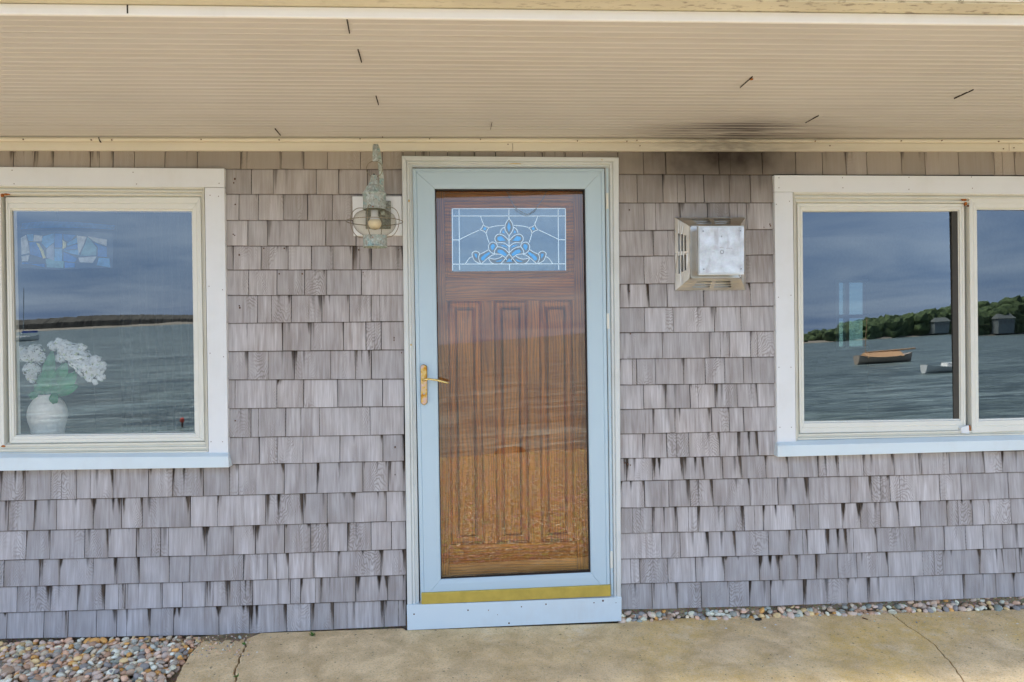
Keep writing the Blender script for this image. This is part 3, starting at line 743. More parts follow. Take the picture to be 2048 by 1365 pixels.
# ---- door frame (jambs), kick board
dfr = empty('door_frame', P(1024, 1211, 0), cottage); dfr['label'] = 'white fluted door frame with grime along its head'
ring('jamb', [(803.6, 312.5), (1237.2, 315.5), (1242.5, 1240), (815, 1256)], [(824.2, 334.5), (1211, 335), (1222.5, 1240), (838.5, 1256)],
     [(0, .02), (0, -.030), (.06, -.034), (.42, -.034), (.46, -.026), (.52, -.030), (.66, -.030), (.72, -.018), (.90, -.018), (.95, -.024), (1., -.024), (1., .06)], 'jamb', dfr, yref=-.028)
board('kick_board', [(813.3, 1211), (1243.4, 1195.2), (1243, 1243), (814.6, 1261.2)], -.042, .005, 'kick', dfr, bevel=.002)
MB().box((dr0, -.03, P(1024, 1212, -.02).z), (dr1, .12, P(1024, 1195, -.02).z)).make('threshold', 'chrome', dfr)
mb = MB()
for x, y, r in [(936,1221,.003),(977,1221,.002),(1018,1247,.0035),(1043,1214,.0025),(1092,1209,.003),(1188,1206,.0025),(1206,1202,.004),(995,1230,.0015),(828,1229,.003),(1232,1206,.0015)]:
    p = P(x, y, -.0428); mb.box((p.x-r, p.y, p.z-r), (p.x+r, p.y+.002, p.z+r))
o = mb.make('nail_heads', 'nail', dfr); o['kind'] = 'stuff'
for x, y, sx, sz in [(818, 402, .005, .007), (822, 690, .004, .007), (1031, 327.5, .03, .002), (1204, 320, .003, .003)]:
    c = P(x, y, -.0346); rg = random.Random(int(x)); mb = MB()
    mb.quadprism([c+Vector((math.cos(a)*sx*rg.uniform(.5, 1), 0, math.sin(a)*sz*rg.uniform(.5, 1))) for a in [k*.52 for k in range(12)]], -.033).make('rust_stain', plain('ochre_stain', (.62, .42, .12), .8, var=.2, scale=90), dfr)

# ---- storm door
storm = ring('storm_door', [(824.8, 337), (1209, 337), (1220.6, 1192), (841, 1206)], [(869.4, 377.8), (1170.2, 377.8), (1181.6, 1146), (881.6, 1159.7)],
     [(0, .012), (0, -.026), (.03, -.0285), (.17, -.030), (.185, -.0275), (.20, -.030), (.78, -.030), (.80, -.030), (.96, -.028), (1, -.024), (1, .018)], 'leaf', cottage, yref=-.03)
storm['label'] = 'pale blue storm door with full glass and brass lever'
GP = [P(869.0, 377.4, -.003), P(1170.6, 377.4, -.003), P(1182, 1146.5, -.003), P(881.2, 1160.2, -.003)]
for k, t in ((0, .0125), (1, .0055), (2, -.0055), (3, -.0125)): GP[k].y += t
pane_grid('glass_pane', GP, 'door_glass', storm, 16)
ring('gasket', [(869.1, 377.5), (1170.5, 377.5), (1181.9, 1146.3), (881.3, 1160)], [(870.3, 379.2), (1168.8, 379.2), (1180.2, 1145.2), (882.6, 1158.6)], [(0, .017), (0, -.0225), (1, -.0225), (1, .017)], 'sealant', storm, yref=-.03)
board('door_sweep', [(842.3, 1187), (1221, 1170.6), (1221.6, 1193), (843, 1209.4)], -.040, -.02, 'sweep', storm, bevel=.002)
def hinge(x0, y0, x1, y1):
    board('hinge', [(x0, y0), (x1, y0), (x1+.5, y1), (x0+.5, y1)], -.031, -.01, 'sash', storm, .001)
board('hinge_rail', [(1212.6, 337), (1216.5, 337), (1226.8, 1190), (1222.4, 1190)], -.027, .0, 'leaf', storm, .001)
hinge(1211.8, 386, 1216.8, 418); hinge(1213.6, 627, 1218.8, 658); hinge(1220.4, 1103, 1225.5, 1137)
board('door_gap', [(1209.6, 336), (1212.3, 336), (1224, 1192), (1221.1, 1192)], -.006, .0, 'sealant', storm, 0)
board('head_gap', [(824, 334.6), (1211, 335.2), (1211, 337.4), (824, 336.9)], -.006, .0, 'sealant', storm, 0)
for x, y in [(1220.5, 372), (1221.5, 527), (1222.5, 682), (1223.5, 836), (1225.5, 990), (1227, 1143)]:
    p = P(x, y, -.031); MB().lathe((0, 0, 0), [(.0002, -.003), (.0026, -.002), (.0026, .002), (.0002, .003)], 10).v
    m_ = MB(); m_.add([Vector((p.x+.0024*math.cos(a), -.0275 - h, p.z+.0024*math.sin(a))) for h in (0, .003) for a in [k*.785 for k in range(8)]], [tuple(range(8)), tuple(range(8, 16))]+[(k, (k+1) % 8, 8+(k+1) % 8, 8+k) for k in range(8)])
    m_.make('screw', 'chrome', storm)
# handle
def hp(x, y, Y): return P(820+x/9.75, 700+y/9.75, Y)
ol = [(205, 330), (222, 302), (262, 286), (308, 300), (330, 330), (340, 1030), (305, 1065), (272, 1082), (240, 1065), (210, 1035)]
pl = MB(); a = [hp(x, y, -.040) for x, y in ol]; c0 = sum(a, Vector())/len(a)
b_ = [Vector((lerp(p.x, c0.x, .16), -.044, lerp(p.z, c0.z, .03))) for p in a]; bk = [Vector((p.x, -.028, p.z)) for p in a]
pl.loft([bk, a, b_]).make('handle_plate', 'brass', storm, bevel=.0008)
lv = [(262, 600, -.044, .0050), (275, 592, -.060, .0052), (300, 580, -.070, .0060), (370, 570, -.074, .0048), (440, 580, -.075, .0045), (520, 590, -.075, .0050), (600, 610, -.075, .0052), (680, 632, -.075, .0046), (735, 648, -.074, .0032), (755, 654, -.074, .0015)]
MB().tube([hp(x, y, Y) for x, y, Y, r in lv], [r for *_, r in lv], 12).make('lever', 'brass_clean', storm, smooth=True)
kc = hp(272, 855, -.0445)
for nm, r, dd, mt in (('lock_cylinder', .0042, .0, 'chrome'), ('keyhole', .0016, .0009, 'black')):
    m_ = MB(); m_.add([Vector((kc.x+r*math.cos(a), kc.y-dd-h, kc.z+r*(1.4 if nm == 'keyhole' else 1)*math.sin(a))) for h in (-.002, .0008) for a in [k*math.pi/8 for k in range(16)]],
        [tuple(range(16)), tuple(range(16, 32))]+[(k, (k+1) % 16, 16+(k+1) % 16, 16+k) for k in range(16)]); m_.make(nm, mt, storm)

# ---- wooden entry door behind it
YD = .072
def uvd(o, horiz=False, off=(0, 0)):
    me = o.data; l = me.uv_layers.new(name='uv'); o0 = origin(o.parent)
    for lp in me.loops:
        c = me.vertices[lp.vertex_index].co + o0
        l.data[lp.index].uv = ((c.z+off[0], c.x+off[1]) if horiz else (c.x+off[0], c.z+off[1]))
entry = empty('entry_door', P(1024, 1170, YD), cottage); entry['label'] = 'varnished oak entry door with leaded glass light and three tall panels'
def X(x, y=800): return P(x, y, YD).x
def Zd(y, x=1020): return P(x, y, YD).z
L_, Rr = X(862), X(1192); T_, B_ = Zd(355), Zd(1190)
wx0, wx1, wz0, wz1 = P(889.7, 480, YD).x, P(1147.5, 480, YD).x, Zd(556), Zd(403)
pxs = [(X(898.5), X(965)), (X(990), X(1056)), (X(1080), X(1146.5))]; pz1, pz0 = Zd(602), Zd(1087)
def dbox(name, xa, xb, za, zb, horiz, off=0., y=YD):
    o = MB().box((xa, y, za), (xb, y+.035, zb)).make(name, 'oak', entry, bevel=.0012); uvd(o, horiz, (off, off*1.7)); return o
g = .0006
dbox('stile', L_, wx0-g, B_, T_, False, .3); dbox('stile', wx1+g, Rr, B_, T_, False, 1.1)
dbox('rail', wx0, wx1, wz1+g, T_, True, .2); dbox('rail', wx0, wx1, pz1+g, wz0-g, True, 2.2); dbox('rail', wx0, wx1, B_, pz0-g, True, 3.4)
dbox('stile', wx0, pxs[0][0]-g, pz0, pz1, False, 4.); dbox('stile', pxs[2][1]+g, wx1, pz0, pz1, False, 5.)
dbox('mullion', pxs[0][1]+g, pxs[1][0]-g, pz0, pz1, False, 6.); dbox('mullion', pxs[1][1]+g, pxs[2][0]-g, pz0, pz1, False, 7.3)
def rprof(xa, xb, za, zb, prof, fill, name, off):
    mb = MB(); rings = []
    for t, y in prof: rings.append([Vector((xa+t, y, zb-t)), Vector((xb-t, y, zb-t)), Vector((xb-t, y, za+t)), Vector((xa+t, y, za+t))])
    mb.loft(rings, caps=False)
    if fill: mb.add(rings[-1], [(0, 1, 2, 3)])
    o = mb.make(name, 'oak', entry); uvd(o, False, (off, off*2.1)); return o
for k, (a, b) in enumerate(pxs):
    rprof(a, b, pz0, pz1, [(0, YD+.002), (.0025, YD+.010), (.0055, YD+.003), (.009, YD+.017), (.028, YD+.020), (.030, YD+.010), (.033, YD+.008), (.0345, YD+.020), (.0375, YD+.011), (.039, YD+.021), (.042, YD+.011), (.0445, YD+.006)], True, 'panel', k*1.37+.4)
gx0, gx1, gz0, gz1 = P(904, 480, YD).x, P(1131.5, 480, YD).x, Zd(542), Zd(417.5)
tt = gx0-wx0
mb = MB(); oo = [(wx0, wz1), (wx1, wz1), (wx1, wz0), (wx0, wz0)]; ii = [(gx0, gz1), (gx1, gz1), (gx1, gz0), (gx0, gz0)]
rings = [[Vector((lerp(a[0], b[0], s), YD+y, lerp(a[1], b[1], s))) for a, b in zip(oo, ii)] for s, y in [(0, .001), (.05, -.006), (.25, -.009), (.45, -.004), (.55, -.004), (.7, -.001), (.8, .004), (.93, .004), (1, .010)]]
mb.loft(rings, caps=False); o = mb.make('glass_moulding', 'oak', entry); uvd(o, True, (.7, .2))
MB().box((gx0-.004, YD+.008, gz0-.004), (gx1+.004, YD+.011, gz1+.004)).make('leaded_pane', 'lead_glass', entry)
def gp(x, y, Y=YD+.0065): return P(860+x/6.4, 370+y/6.4, Y)
def smooth_line(pts, n=5):
    out = []; q = [pts[0]]+list(pts)+[pts[-1]]
    for i in range(1, len(q)-2):
        for k in range(n):
            t = k/n; a, b, c, d = [Vector(p) for p in q[i-1:i+3]]
            out.append(.5*((2*b)+(c-a)*t+(2*a-5*b+4*c-d)*t*t+(3*b-a-3*c+d)*t**3))
    out.append(Vector(pts[-1])); return out
STR = [[(285, 306), (1733, 303)], [(285, 306), (288, 1098)], [(1733, 303), (1736, 1095)], [(285, 400), (1733, 400)], [(288, 1016), (1736, 1012)], [(372, 315), (378, 1090)],
       [(1640, 315), (1647, 1085)], [(1010, 318), (1010, 435)], [(1017, 1016), (1017, 1088)], [(290, 706), (372, 706)], [(1645, 704), (1733, 704)], [(1011, 650), (1013, 880)]]
CUR = [[(645, 400), (672, 475), (685, 505)], [(680, 510), (712, 535), (762, 548)], [(762, 548), (732, 580), (720, 625)], [(720, 625), (690, 595), (638, 576)], [(638, 576), (665, 550), (680, 510)],
       [(765, 545), (850, 527), (950, 520)], [(630, 580), (500, 640), (385, 697)], [(722, 630), (738, 690), (755, 740)], [(1010, 435), (968, 500), (962, 575), (1010, 650)],
       [(952, 545), (915, 570), (898, 615)], [(1010, 715), (950, 655), (880, 632), (836, 665), (836, 715), (870, 748)], [(1010, 790), (960, 750), (900, 740), (850, 748)],
       [(755, 835), (750, 775), (790, 735), (840, 748), (862, 785), (828, 840), (825, 875)], [(1013, 875), (960, 825), (905, 800), (862, 795)],
       [(755, 835), (790, 872), (850, 886), (905, 893), (960, 930), (985, 965)], [(1013, 880), (960, 950), (905, 1012)], [(545, 920), (540, 875), (582, 850), (625, 868), (640, 900)],
       [(545, 920), (575, 975), (650, 1014)], [(632, 890), (623, 945), (650, 1012)], [(645, 885), (700, 860), (755, 825)], [(660, 1008), (740, 940), (790, 905), (835, 890)],
       [(750, 935), (820, 952), (880, 940), (925, 915)], [(750, 945), (785, 995), (840, 1016), (905, 1010)], [(455, 1010), (500, 945), (535, 922)]]
def ribbon(mb, pts, w):
    rings = []
    for i, p in enumerate(pts):
        t = (pts[min(i+1, len(pts)-1)]-pts[max(i-1, 0)]).normalized(); n = Vector((-t.z, 0, t.x))*w/2; b = Vector((0, .0022, 0))
        rings.append([p-n, p+n, p+n+b, p-n+b])
    mb.loft(rings)
mb = MB(); YC = YD+.0046
for l in STR: ribbon(mb, [gp(*p, YC) for p in l], .0034)
for l in CUR:
    for s in (0, 1):
        q = [(x if not s else 2024-x, y) for x, y in l]; pts = smooth_line(q)
        ribbon(mb, [gp(p.x, p.y, YC-.0002) for p in pts], .0030)
o = mb.make('lead_came', 'came', entry)
BL_ = [[(700, 535), (726, 560), (700, 588), (675, 562)], [(940, 578), (924, 612), (957, 622)], [(865, 668), (915, 655), (972, 716), (890, 722), (858, 700)], [(900, 770), (960, 775), (996, 810), (945, 792)],
       [(780, 770), (815, 755), (836, 790), (800, 842), (774, 805)], [(875, 828), (925, 835), (986, 890), (966, 914), (858, 862)], [(655, 930), (700, 890), (752, 860), (775, 876), (722, 925), (682, 972), (655, 962)],
       [(568, 880), (606, 885), (600, 948), (574, 915)], [(838, 977), (890, 966), (936, 945), (905, 983), (855, 988)], [(480, 990), (520, 955), (555, 990)]]
def poly(l, Y, nm, mt):
    MB().quadprism([gp(x, y, Y) for x, y in l], YD+.008).make(nm, mt, entry)
for l in BL_[:-1]:
    for s in (0, 1): poly([(x if not s else 2024-x, y) for x, y in l], YD+.0062, 'blue_glass_piece', 'blue_glass')
poly([(1010, 470), (985, 540), (1010, 615), (1033, 540)], YD+.0062, 'blue_glass_piece', 'blue_glass'); poly([(975, 986), (1015, 940), (1057, 986)], YD+.0062, 'blue_glass_piece', 'blue_glass')
BV = [[(1010, 440), (968, 500), (964, 575), (1010, 645), (1054, 575), (1050, 500)], [(836, 665), (880, 634), (950, 655), (1008, 715), (930, 735), (870, 745), (838, 715)],
      [(752, 780), (790, 738), (840, 748), (860, 785), (828, 860), (780, 850)], [(862, 797), (905, 802), (960, 827), (1010, 878), (970, 930), (905, 892), (835, 885)],
      [(545, 880), (582, 853), (625, 870), (625, 940), (645, 1008), (575, 972), (548, 920)], [(632, 895), (755, 828), (790, 872), (740, 940), (660, 1005), (628, 945)],
      [(752, 938), (820, 952), (925, 918), (985, 965), (905, 1010), (840, 1014), (785, 995)], [(935, 1010), (1013, 885), (1095, 1010)], [(682, 512), (760, 548), (720, 622), (640, 576)]]
for k, l in enumerate(BV):
    for s in ((0, 1) if k not in (0, 7) else (0,)): poly([(x if not s else 2024-x, y) for x, y in l], YD+.0070, 'bevelled_glass_piece', 'bevel_glass')

wl_ = [(960, 60), (1008, 130), (1035, 205), (1105, 300), (1190, 360), (1262, 372), (1325, 335), (1368, 290), (1442, 180), (1500, 60)]
mb = MB(); pts = smooth_line(wl_, 5); mb.tube([gp(p.x, p.y, YD-.016) for p in pts], .0011, 6)
mb.tube([gp(p.x+9*math.sin(i*.8), p.y+8*math.cos(i*.8), YD-.017) for i, p in enumerate(pts)], .0008, 5)
for k in range(5): mb.tube([gp(955+k*16, 70+k*18, YD-.018), gp(985+k*16, 50+k*18, YD-.018)], .0008, 5)
o = mb.make('wire_loop', 'wire'); tag(o, 'thin twisted wire loop hanging over the top of the leaded glass', 'wire')
# ---- mounting board for the lantern
mbd = board('mounting_board', [(704.5, 393), (803.2, 393), (804.8, 471.5), (707, 472)], -.022, .0, 'casing', cottage, .002)
mbd['label'] = 'white mounting board behind the lantern'

# ================================================================== LANTERN
YL = -.245
def lp(x, y, Y=YL): return P(680+x/5.686, 280+y/5.686, Y)
c0 = lp(390, 620); lx, zl = c0.x, (lambda y: lp(392, y).z)
pxm = (lp(492, 600).x-lp(392, 600).x)/100
lan = empty('lantern', (lx, -.022, zl(1225)))
tag(lan, 'verdigris copper onion lantern with clear globe and wire guard left of the door', 'lantern')
bp0 = [lp(x, y, -.034) for x, y in ((465, 695), (577, 695), (572, 1010), (462, 1010))]
MB().quadprism([P(731, 402, -.034), P(781.5, 402, -.034), P(781, 458, -.034), P(731, 458, -.034)], -.022).make('back_plate', 'verd_dark', lan, bevel=.002)
# gooseneck strap: up the wall side, over and down in front to the ring
def strap(pts, w):
    mb = MB(); rings = []; hw = w/2
    for i, (y, z) in enumerate(pts):
        a = Vector((0, *pts[max(i-1, 0)])); b = Vector((0, *pts[min(i+1, len(pts)-1)])); t = (b-a).normalized(); n = Vector((0, -t.z, t.y))*.0035
        p = Vector((lx+.006, y, z)); rings.append([p+Vector((-hw, 0, 0))-n, p+Vector((hw, 0, 0))-n, p+Vector((hw, 0, 0))+n, p+Vector((-hw, 0, 0))+n])
    return mb.loft(rings)
ztop = zl(62)
sp = [(-.036, P(755, 430, -.04).z), (-.040, P(755, 395, -.04).z), (-.055, zl(330)), (-.085, zl(200)), (-.13, zl(90)), (-.175, ztop+.006), (-.215, ztop+.010), (-.240, ztop-.002), (YL-.004, ztop-.022), (YL-.006, zl(248))]
strap(sp, 52*pxm).make('bracket', 'verd', lan, bevel=.001)
def circ(c, r, ax, n=36, ph=0): 
    a, b = ax; return [c+a*math.cos(2*math.pi*k/n+ph)*r+b*math.sin(2*math.pi*k/n+ph)*r for k in range(n)]
EX, EY, EZ = Vector((1, 0, 0)), Vector((0, 1, 0)), Vector((0, 0, 1))
rc = Vector((lx+.002, YL+.004, zl(330)))
MB().tube(circ(rc, 91*pxm, (EX, EZ)), .0016, 6, True).make('hanging_ring', 'wire', lan, smooth=True)
MB().lathe((lx, YL, zl(405)), [(.0035, -.002), (.004, .001), (.0036, .006), (.001, .008)], 14).make('finial', 'black', lan, smooth=True)
q = pxm
MB().lathe((lx, YL, 0), [(30*q, zl(405)), (36*q, zl(420)), (40*q, zl(450)), (66*q, zl(515)), (84*q, zl(530)), (112*q, zl(585)), (131*q, zl(608)), (136*q, zl(614)), (136*q, zl(622)), (129*q, zl(628)), (129*q, zl(784)), (133*q, zl(788)), (131*q, zl(795)), (120*q, zl(795)), (110*q, zl(700)), (20*q, zl(560))], 40).make('roof', 'verd', lan, smooth=False, bevel=0)
gl = [(112, 795), (128, 806), (175, 822), (215, 850), (238, 890), (246, 930), (242, 970), (222, 1015), (190, 1050), (150, 1078), (128, 1092), (120, 1098)]
gr = smooth_line([(a, b, 0) for a, b in gl], 3)
MB().lathe((lx, YL, 0), [(p.x*q, zl(p.y)) for p in gr], 48, caps=False).make('globe', 'globe', lan, smooth=True)
MB().lathe((lx, YL, 0), [(118*q, zl(1095)), (136*q, zl(1092)), (138*q, zl(1098)), (133*q, zl(1106)), (134*q, zl(1200)), (141*q, zl(1212)), (141*q, zl(1222)), (133*q, zl(1222)), (128*q, zl(1200)), (118*q, zl(1120))], 40, caps=False).make('collar', 'verd', lan)
MB().lathe((lx, YL, 0), [(122*q, zl(1195)), (20*q, zl(1190))], 32).make('collar_floor', 'verd_dark', lan)
MB().lathe((lx, YL, 0), [(20*q, zl(790)), (42*q, zl(800)), (40*q, zl(860)), (54*q, zl(900)), (60*q, zl(912))], 24).make('bulb_base', 'bulb_base', lan, smooth=True)
MB().lathe((lx, YL, 0), [(58*q, zl(910)), (72*q, zl(930)), (76*q, zl(955)), (68*q, zl(985)), (50*q, zl(1008)), (25*q, zl(1020)), (4*q, zl(1023))], 28).make('bulb', 'bulb', lan, smooth=True)
c_ = Vector((lx, YL, zl(930)))
MB().tube(circ(c_, 318*q, (EX, EY), 48), .0017, 6, True).make('guard_ring', 'wire', lan, smooth=True)
for a in (-98, -8, 82, 172):
    d = Vector((math.cos(R_(a)), math.sin(R_(a)), 0))
    pts = smooth_line([(129, 775, 0), (190, 772, 0), (245, 800, 0), (278, 860, 0), (285, 930, 0), (270, 1010, 0), (235, 1070, 0), (190, 1105, 0), (136, 1112, 0)], 4)
    MB().tube([Vector((lx, YL, zl(p.y)))+d*p.x*q for p in pts], .0016, 6).make('guard_wire', 'wire', lan, smooth=True)
for x, y in ((372, 757), (372, 1107)):
    p = lp(x, y, YL-129*q-.003); MB().tube([p, p+Vector((0, .004, 0))], .0024, 8).make('rivet', 'rust', lan)

# ================================================================== WALL VENT
vx = lambda x, y, Y: P(1320+x/7.585, 420+y/7.585, Y)
vent = empty('flue_vent', vx(760, 1215, -.012)); tag(vent, 'square steel flue vent cap with slotted sloping sides on the shingles', 'vent')
Y1, Y2, Y3 = -.014, -.075, -.155
bT = [vx(218, 122, Y1), vx(1292, 127, Y1), vx(1297, 1212, Y1), vx(235, 1218, Y1)]
bx0_, bx1_, bz1_, bz0_ = bT[3].x, bT[2].x, bT[0].z, bT[2].z
ins = vx(452, 645, Y2).x-bx0_
n0, n1, m1, m0 = bx0_+ins, bx1_-ins, vx(700, 248, Y2).z, vx(700, 1038, Y2).z
oc = [Vector((bx0_, Y1, bz1_)), Vector((bx1_, Y1, bz1_)), Vector((bx1_, Y1, bz0_)), Vector((bx0_, Y1, bz0_))]
ic = [Vector((n0, Y2, m1)), Vector((n1, Y2, m1)), Vector((n1, Y2, m0)), Vector((n0, Y2, m0))]
mb = MB(); mb.box((bx0_-.001, Y1+.0005, bz0_-.001), (bx1_+.001, -.002, bz1_+.001)); mb.make('base_plate', 'steel', vent)
def slotted(A, B, C, D, us, vs_, holes, name):
    """sheet ABCD (A-B outer edge, D-C inner edge) with real slots"""
    mb = MB()
    def q_(u, v): return (A*(1-u)+B*u)*(1-v)+(D*(1-u)+C*u)*v
    nrm = (B-A).cross(D-A).normalized()
    for i in range(len(us)-1):
        for j in range(len(vs_)-1):
            if (i, j) in holes: continue
            mb.add([q_(us[i], vs_[j]), q_(us[i+1], vs_[j]), q_(us[i+1], vs_[j+1]), q_(us[i], vs_[j+1])], [(0, 1, 2, 3)])
    o = mb.make(name, 'steel', vent)
    bm = bmesh.new(); bm.from_mesh(o.data); bmesh.ops.remove_doubles(bm, verts=bm.verts, dist=1e-5); bm.to_mesh(o.data); bm.free()
    s = o.modifiers.new('sheet', 'SOLIDIFY'); s.thickness = .0018; s.offset = 0
    return o
US = [0, .20, .47, .53, .80, 1]; VS = [0, .22, .34, .43, .55, .64, .76, 1]
H = {(i, j) for i in (1, 3) for j in (1, 3, 5)}
for k, nm in enumerate(('side_panel', 'side_panel', 'side_panel', 'side_panel')):
    A, B, C, D = oc[k], oc[(k+1) % 4], ic[(k+1) % 4], ic[k]
    slotted(A, B, C, D, US, VS, H, nm)
# inner core seen through the slots, raised rim and recessed neck
MB().box((n0+.012, Y2+.01, m0+.012), (n1-.012, Y1-.001, m1-.012)).make('core', 'steel_in', vent)
o = MB(); 
for (xa, xb, za, zb) in ((n0, n0+.004, m0, m1), (n1-.004, n1, m0, m1), (n0, n1, m1-.004, m1), (n0, n1, m0, m0+.004)): o.box((xa, Y2-.010, za), (xb, Y2, zb))
o.make('rim', 'steel', vent)
MB().box((n0+.004, Y2-.004, m0+.004), (n1-.004, Y2, m1-.004)).make('rim_plate', 'steel', vent)
f0, f1, g1, g0 = vx(600, 600, Y3).x, vx(1277, 600, Y3).x, vx(930, 267, Y3).z, vx(930, 957, Y3).z
MB().box((f0+.012, Y3+.004, g0+.012), (f1-.012, Y2, g1-.012)).make('neck', 'steel_in', vent)
pe = .004
MB().box((f0-pe, Y3+.0035, g0-.009), (f1+.001, Y3+.024, g1+.008)).make('cap_pan', 'steel', vent, bevel=.0015)
MB().box((f0, Y3, g0), (f1, Y3+.003, g1)).make('cover_plate', 'galv', vent, bevel=.0008)
for x, y in ((652, 325), (1217, 320), (662, 903), (1228, 897)):
    p = vx(x, y, Y3)
    MB().tube([p+Vector((0, .001, 0)), p+Vector((0, -.0030, 0))], .0040, 12).make('screw', 'chrome', vent)
    MB().tube([p+Vector((0, -.0028, 0)), p+Vector((0, -.0034, 0))], .0019, 8).make('screw_slot', 'black', vent)
mb = MB(); pc = vx(940, 640, Y3-.0006); mb.tube(circ(pc, .0078, (EX, EZ), 28), .0010, 5, True); pc = vx(934, 405, Y3-.0006); mb.tube(circ(pc, .0024, (EX, EZ), 16), .0008, 5, True)
mb.make('knockout', plain('scored_metal', (.25, .24, .24), .5, .7), vent)
mb = MB()
for a, b in (((1003, 585), (1098, 582)), ((795, 640), (832, 640)), ((905, 572), (965, 570))):
    mb.tube([vx(*a, Y3-.0003), vx(*b, Y3-.0003)], .0005, 5)
mb.make('scratch_mark', plain('brown_scratch', (.22, .12, .08), .7), vent)
for x, y in ((235, 335), (238, 665), (240, 1003), (435, 128), (760, 130), (1088, 130)):
    p = vx(x, y, Y1-.004); MB().tube([p+Vector((0, .004, 0)), p+Vector((0, -.001, 0))], .002, 8).make('rivet', 'chrome', vent)

# ================================================================== BEHIND THE LEFT WINDOW
YV = .17
zs = P(96, 882, YV).z
MB().box((P(-380, 880, .3).x, .125, zs-.03), (P(400, 880, .1).x, .40, zs)).make('inner_sill', 'casing', cottage, bevel=.003)
vp = lambda x, y, Y=YV: P(x/5.25, 640+y/5.25, Y)
vc = vp(503, 1100); vx0 = vc.x; vq = .91*(vp(603, 1000).x-vp(503, 1000).x)/100; vz = lambda y: vp(503, y).z
vase = MB().lathe((vx0, YV, 0), [(120*vq, zs), (150*vq, zs+.004), (162*vq, vz(1215)), (176*vq, vz(1130)), (200*vq, vz(1050)), (207*vq, vz(1000)), (204*vq, vz(960)), (186*vq, vz(900)), (150*vq, vz(845)), (118*vq, vz(812)), (100*vq, vz(795)), (98*vq, vz(780)), (88*vq, vz(780)), (84*vq, vz(900))], 40).make('vase', 'vase', None, smooth=True)
tag(vase, 'chalky white vase standing inside the left window', 'vase')
bq = empty('flower_bouquet', (vx0, YV, vz(800))); tag(bq, 'white lilac-like blossoms with broad green leaves in the white vase', 'flowers')
def floret(mb, c, n, r, rg):
    n = n.normalized(); a = n.orthogonal().normalized(); b = n.cross(a); ph = rg.random()*6.28
    for k in range(4):
        an = ph+k*math.pi/2; d = a*math.cos(an)+b*math.sin(an); s = a*-math.sin(an)+b*math.cos(an)
        mb.add([c, c+d*r*.6+s*r*.27+n*r*.25, c+d*r*1.25+n*r*.1, c+d*r*.6-s*r*.27+n*r*.25], [(0, 1, 2, 3)])
def cluster(ax, seed):
    rg = random.Random(seed); mb = MB(); gb = MB()
    for (x, y, r, n) in ax:
        c = vp(x, y); rad = r*vq
        for _ in range(n):
            d = Vector((rg.gauss(0, 1), rg.gauss(0, 1), rg.gauss(0, 1))).normalized()
            if d.y > .4: d.y *= -1
            p = c+d*rad*rg.uniform(.70, 1.22); floret(mb if rg.random() > .04 else gb, p, d+Vector((rg.uniform(-.3, .3), -.3, rg.uniform(-.2, .3))), .0062*rg.uniform(.8, 1.25), rg)
    o = mb.make('blossom_head', 'petal', bq); gb.make('bud', 'budgreen', o)
cluster([(175, 380, 36, 60), (230, 320, 46, 80), (290, 370, 78, 170), (380, 330, 72, 150), (420, 390, 60, 110), (170, 290, 26, 30)], 1)
cluster([(345, 520, 82, 180), (340, 590, 55, 90), (345, 640, 26, 30)], 2)
cluster([(620, 235, 40, 70), (560, 275, 48, 80), (680, 290, 78, 160), (760, 350, 98, 230), (850, 420, 112, 270), (930, 500, 108, 260), (850, 300, 52, 90), (1010, 430, 55, 90), (1040, 520, 62, 110), (960, 600, 60, 100), (1060, 600, 40, 60), (1080, 470, 32, 40), (1000, 655, 26, 30), (640, 400, 50, 80)], 3)
def leaf(x0, y0, x1, y1, w, dy0=.0, dy1=-.03):
    a, b = vp(x0, y0, YV+dy0), vp(x1, y1, YV+dy1); ax = b-a; s = Vector((-ax.z, 0, ax.x)).normalized()*w*vq
    vs = []; fs = []; N = 8
    for i in range(N+1):
        t = i/N; wd = math.sin(math.pi*min(1, t*.93+.05))**.7
        for k in (-1, 0, 1): vs.append(a+ax*t+s*wd*k+Vector((0, (-.012 if k == 0 else .004)-.02*math.sin(math.pi*t), 0)))
    for i in range(N):
        for k in (0, 1): q_ = i*3+k; fs.append((q_, q_+1, q_+4, q_+3))
    mesh('leaf', vs, fs, 'leafgreen', bq, smooth=True)
for l in [(520, 790, 545, 330, 80), (590, 800, 800, 560, 95), (500, 800, 480, 520, 90), (600, 810, 690, 450, 90), (560, 760, 580, 890, 78), (480, 800, 300, 790, 55), (620, 780, 820, 690, 60), (500, 790, 370, 680, 60), (560, 790, 620, 600, 80)]: leaf(*l)
for x, y in ((300, 420), (345, 600), (700, 330), (850, 480)):
    MB().tube([vp(520, 800), vp((520+x)/2, (790+y)/2, YV-.01), vp(x, y)], .0025, 6).make('stem', 'leafgreen', bq)
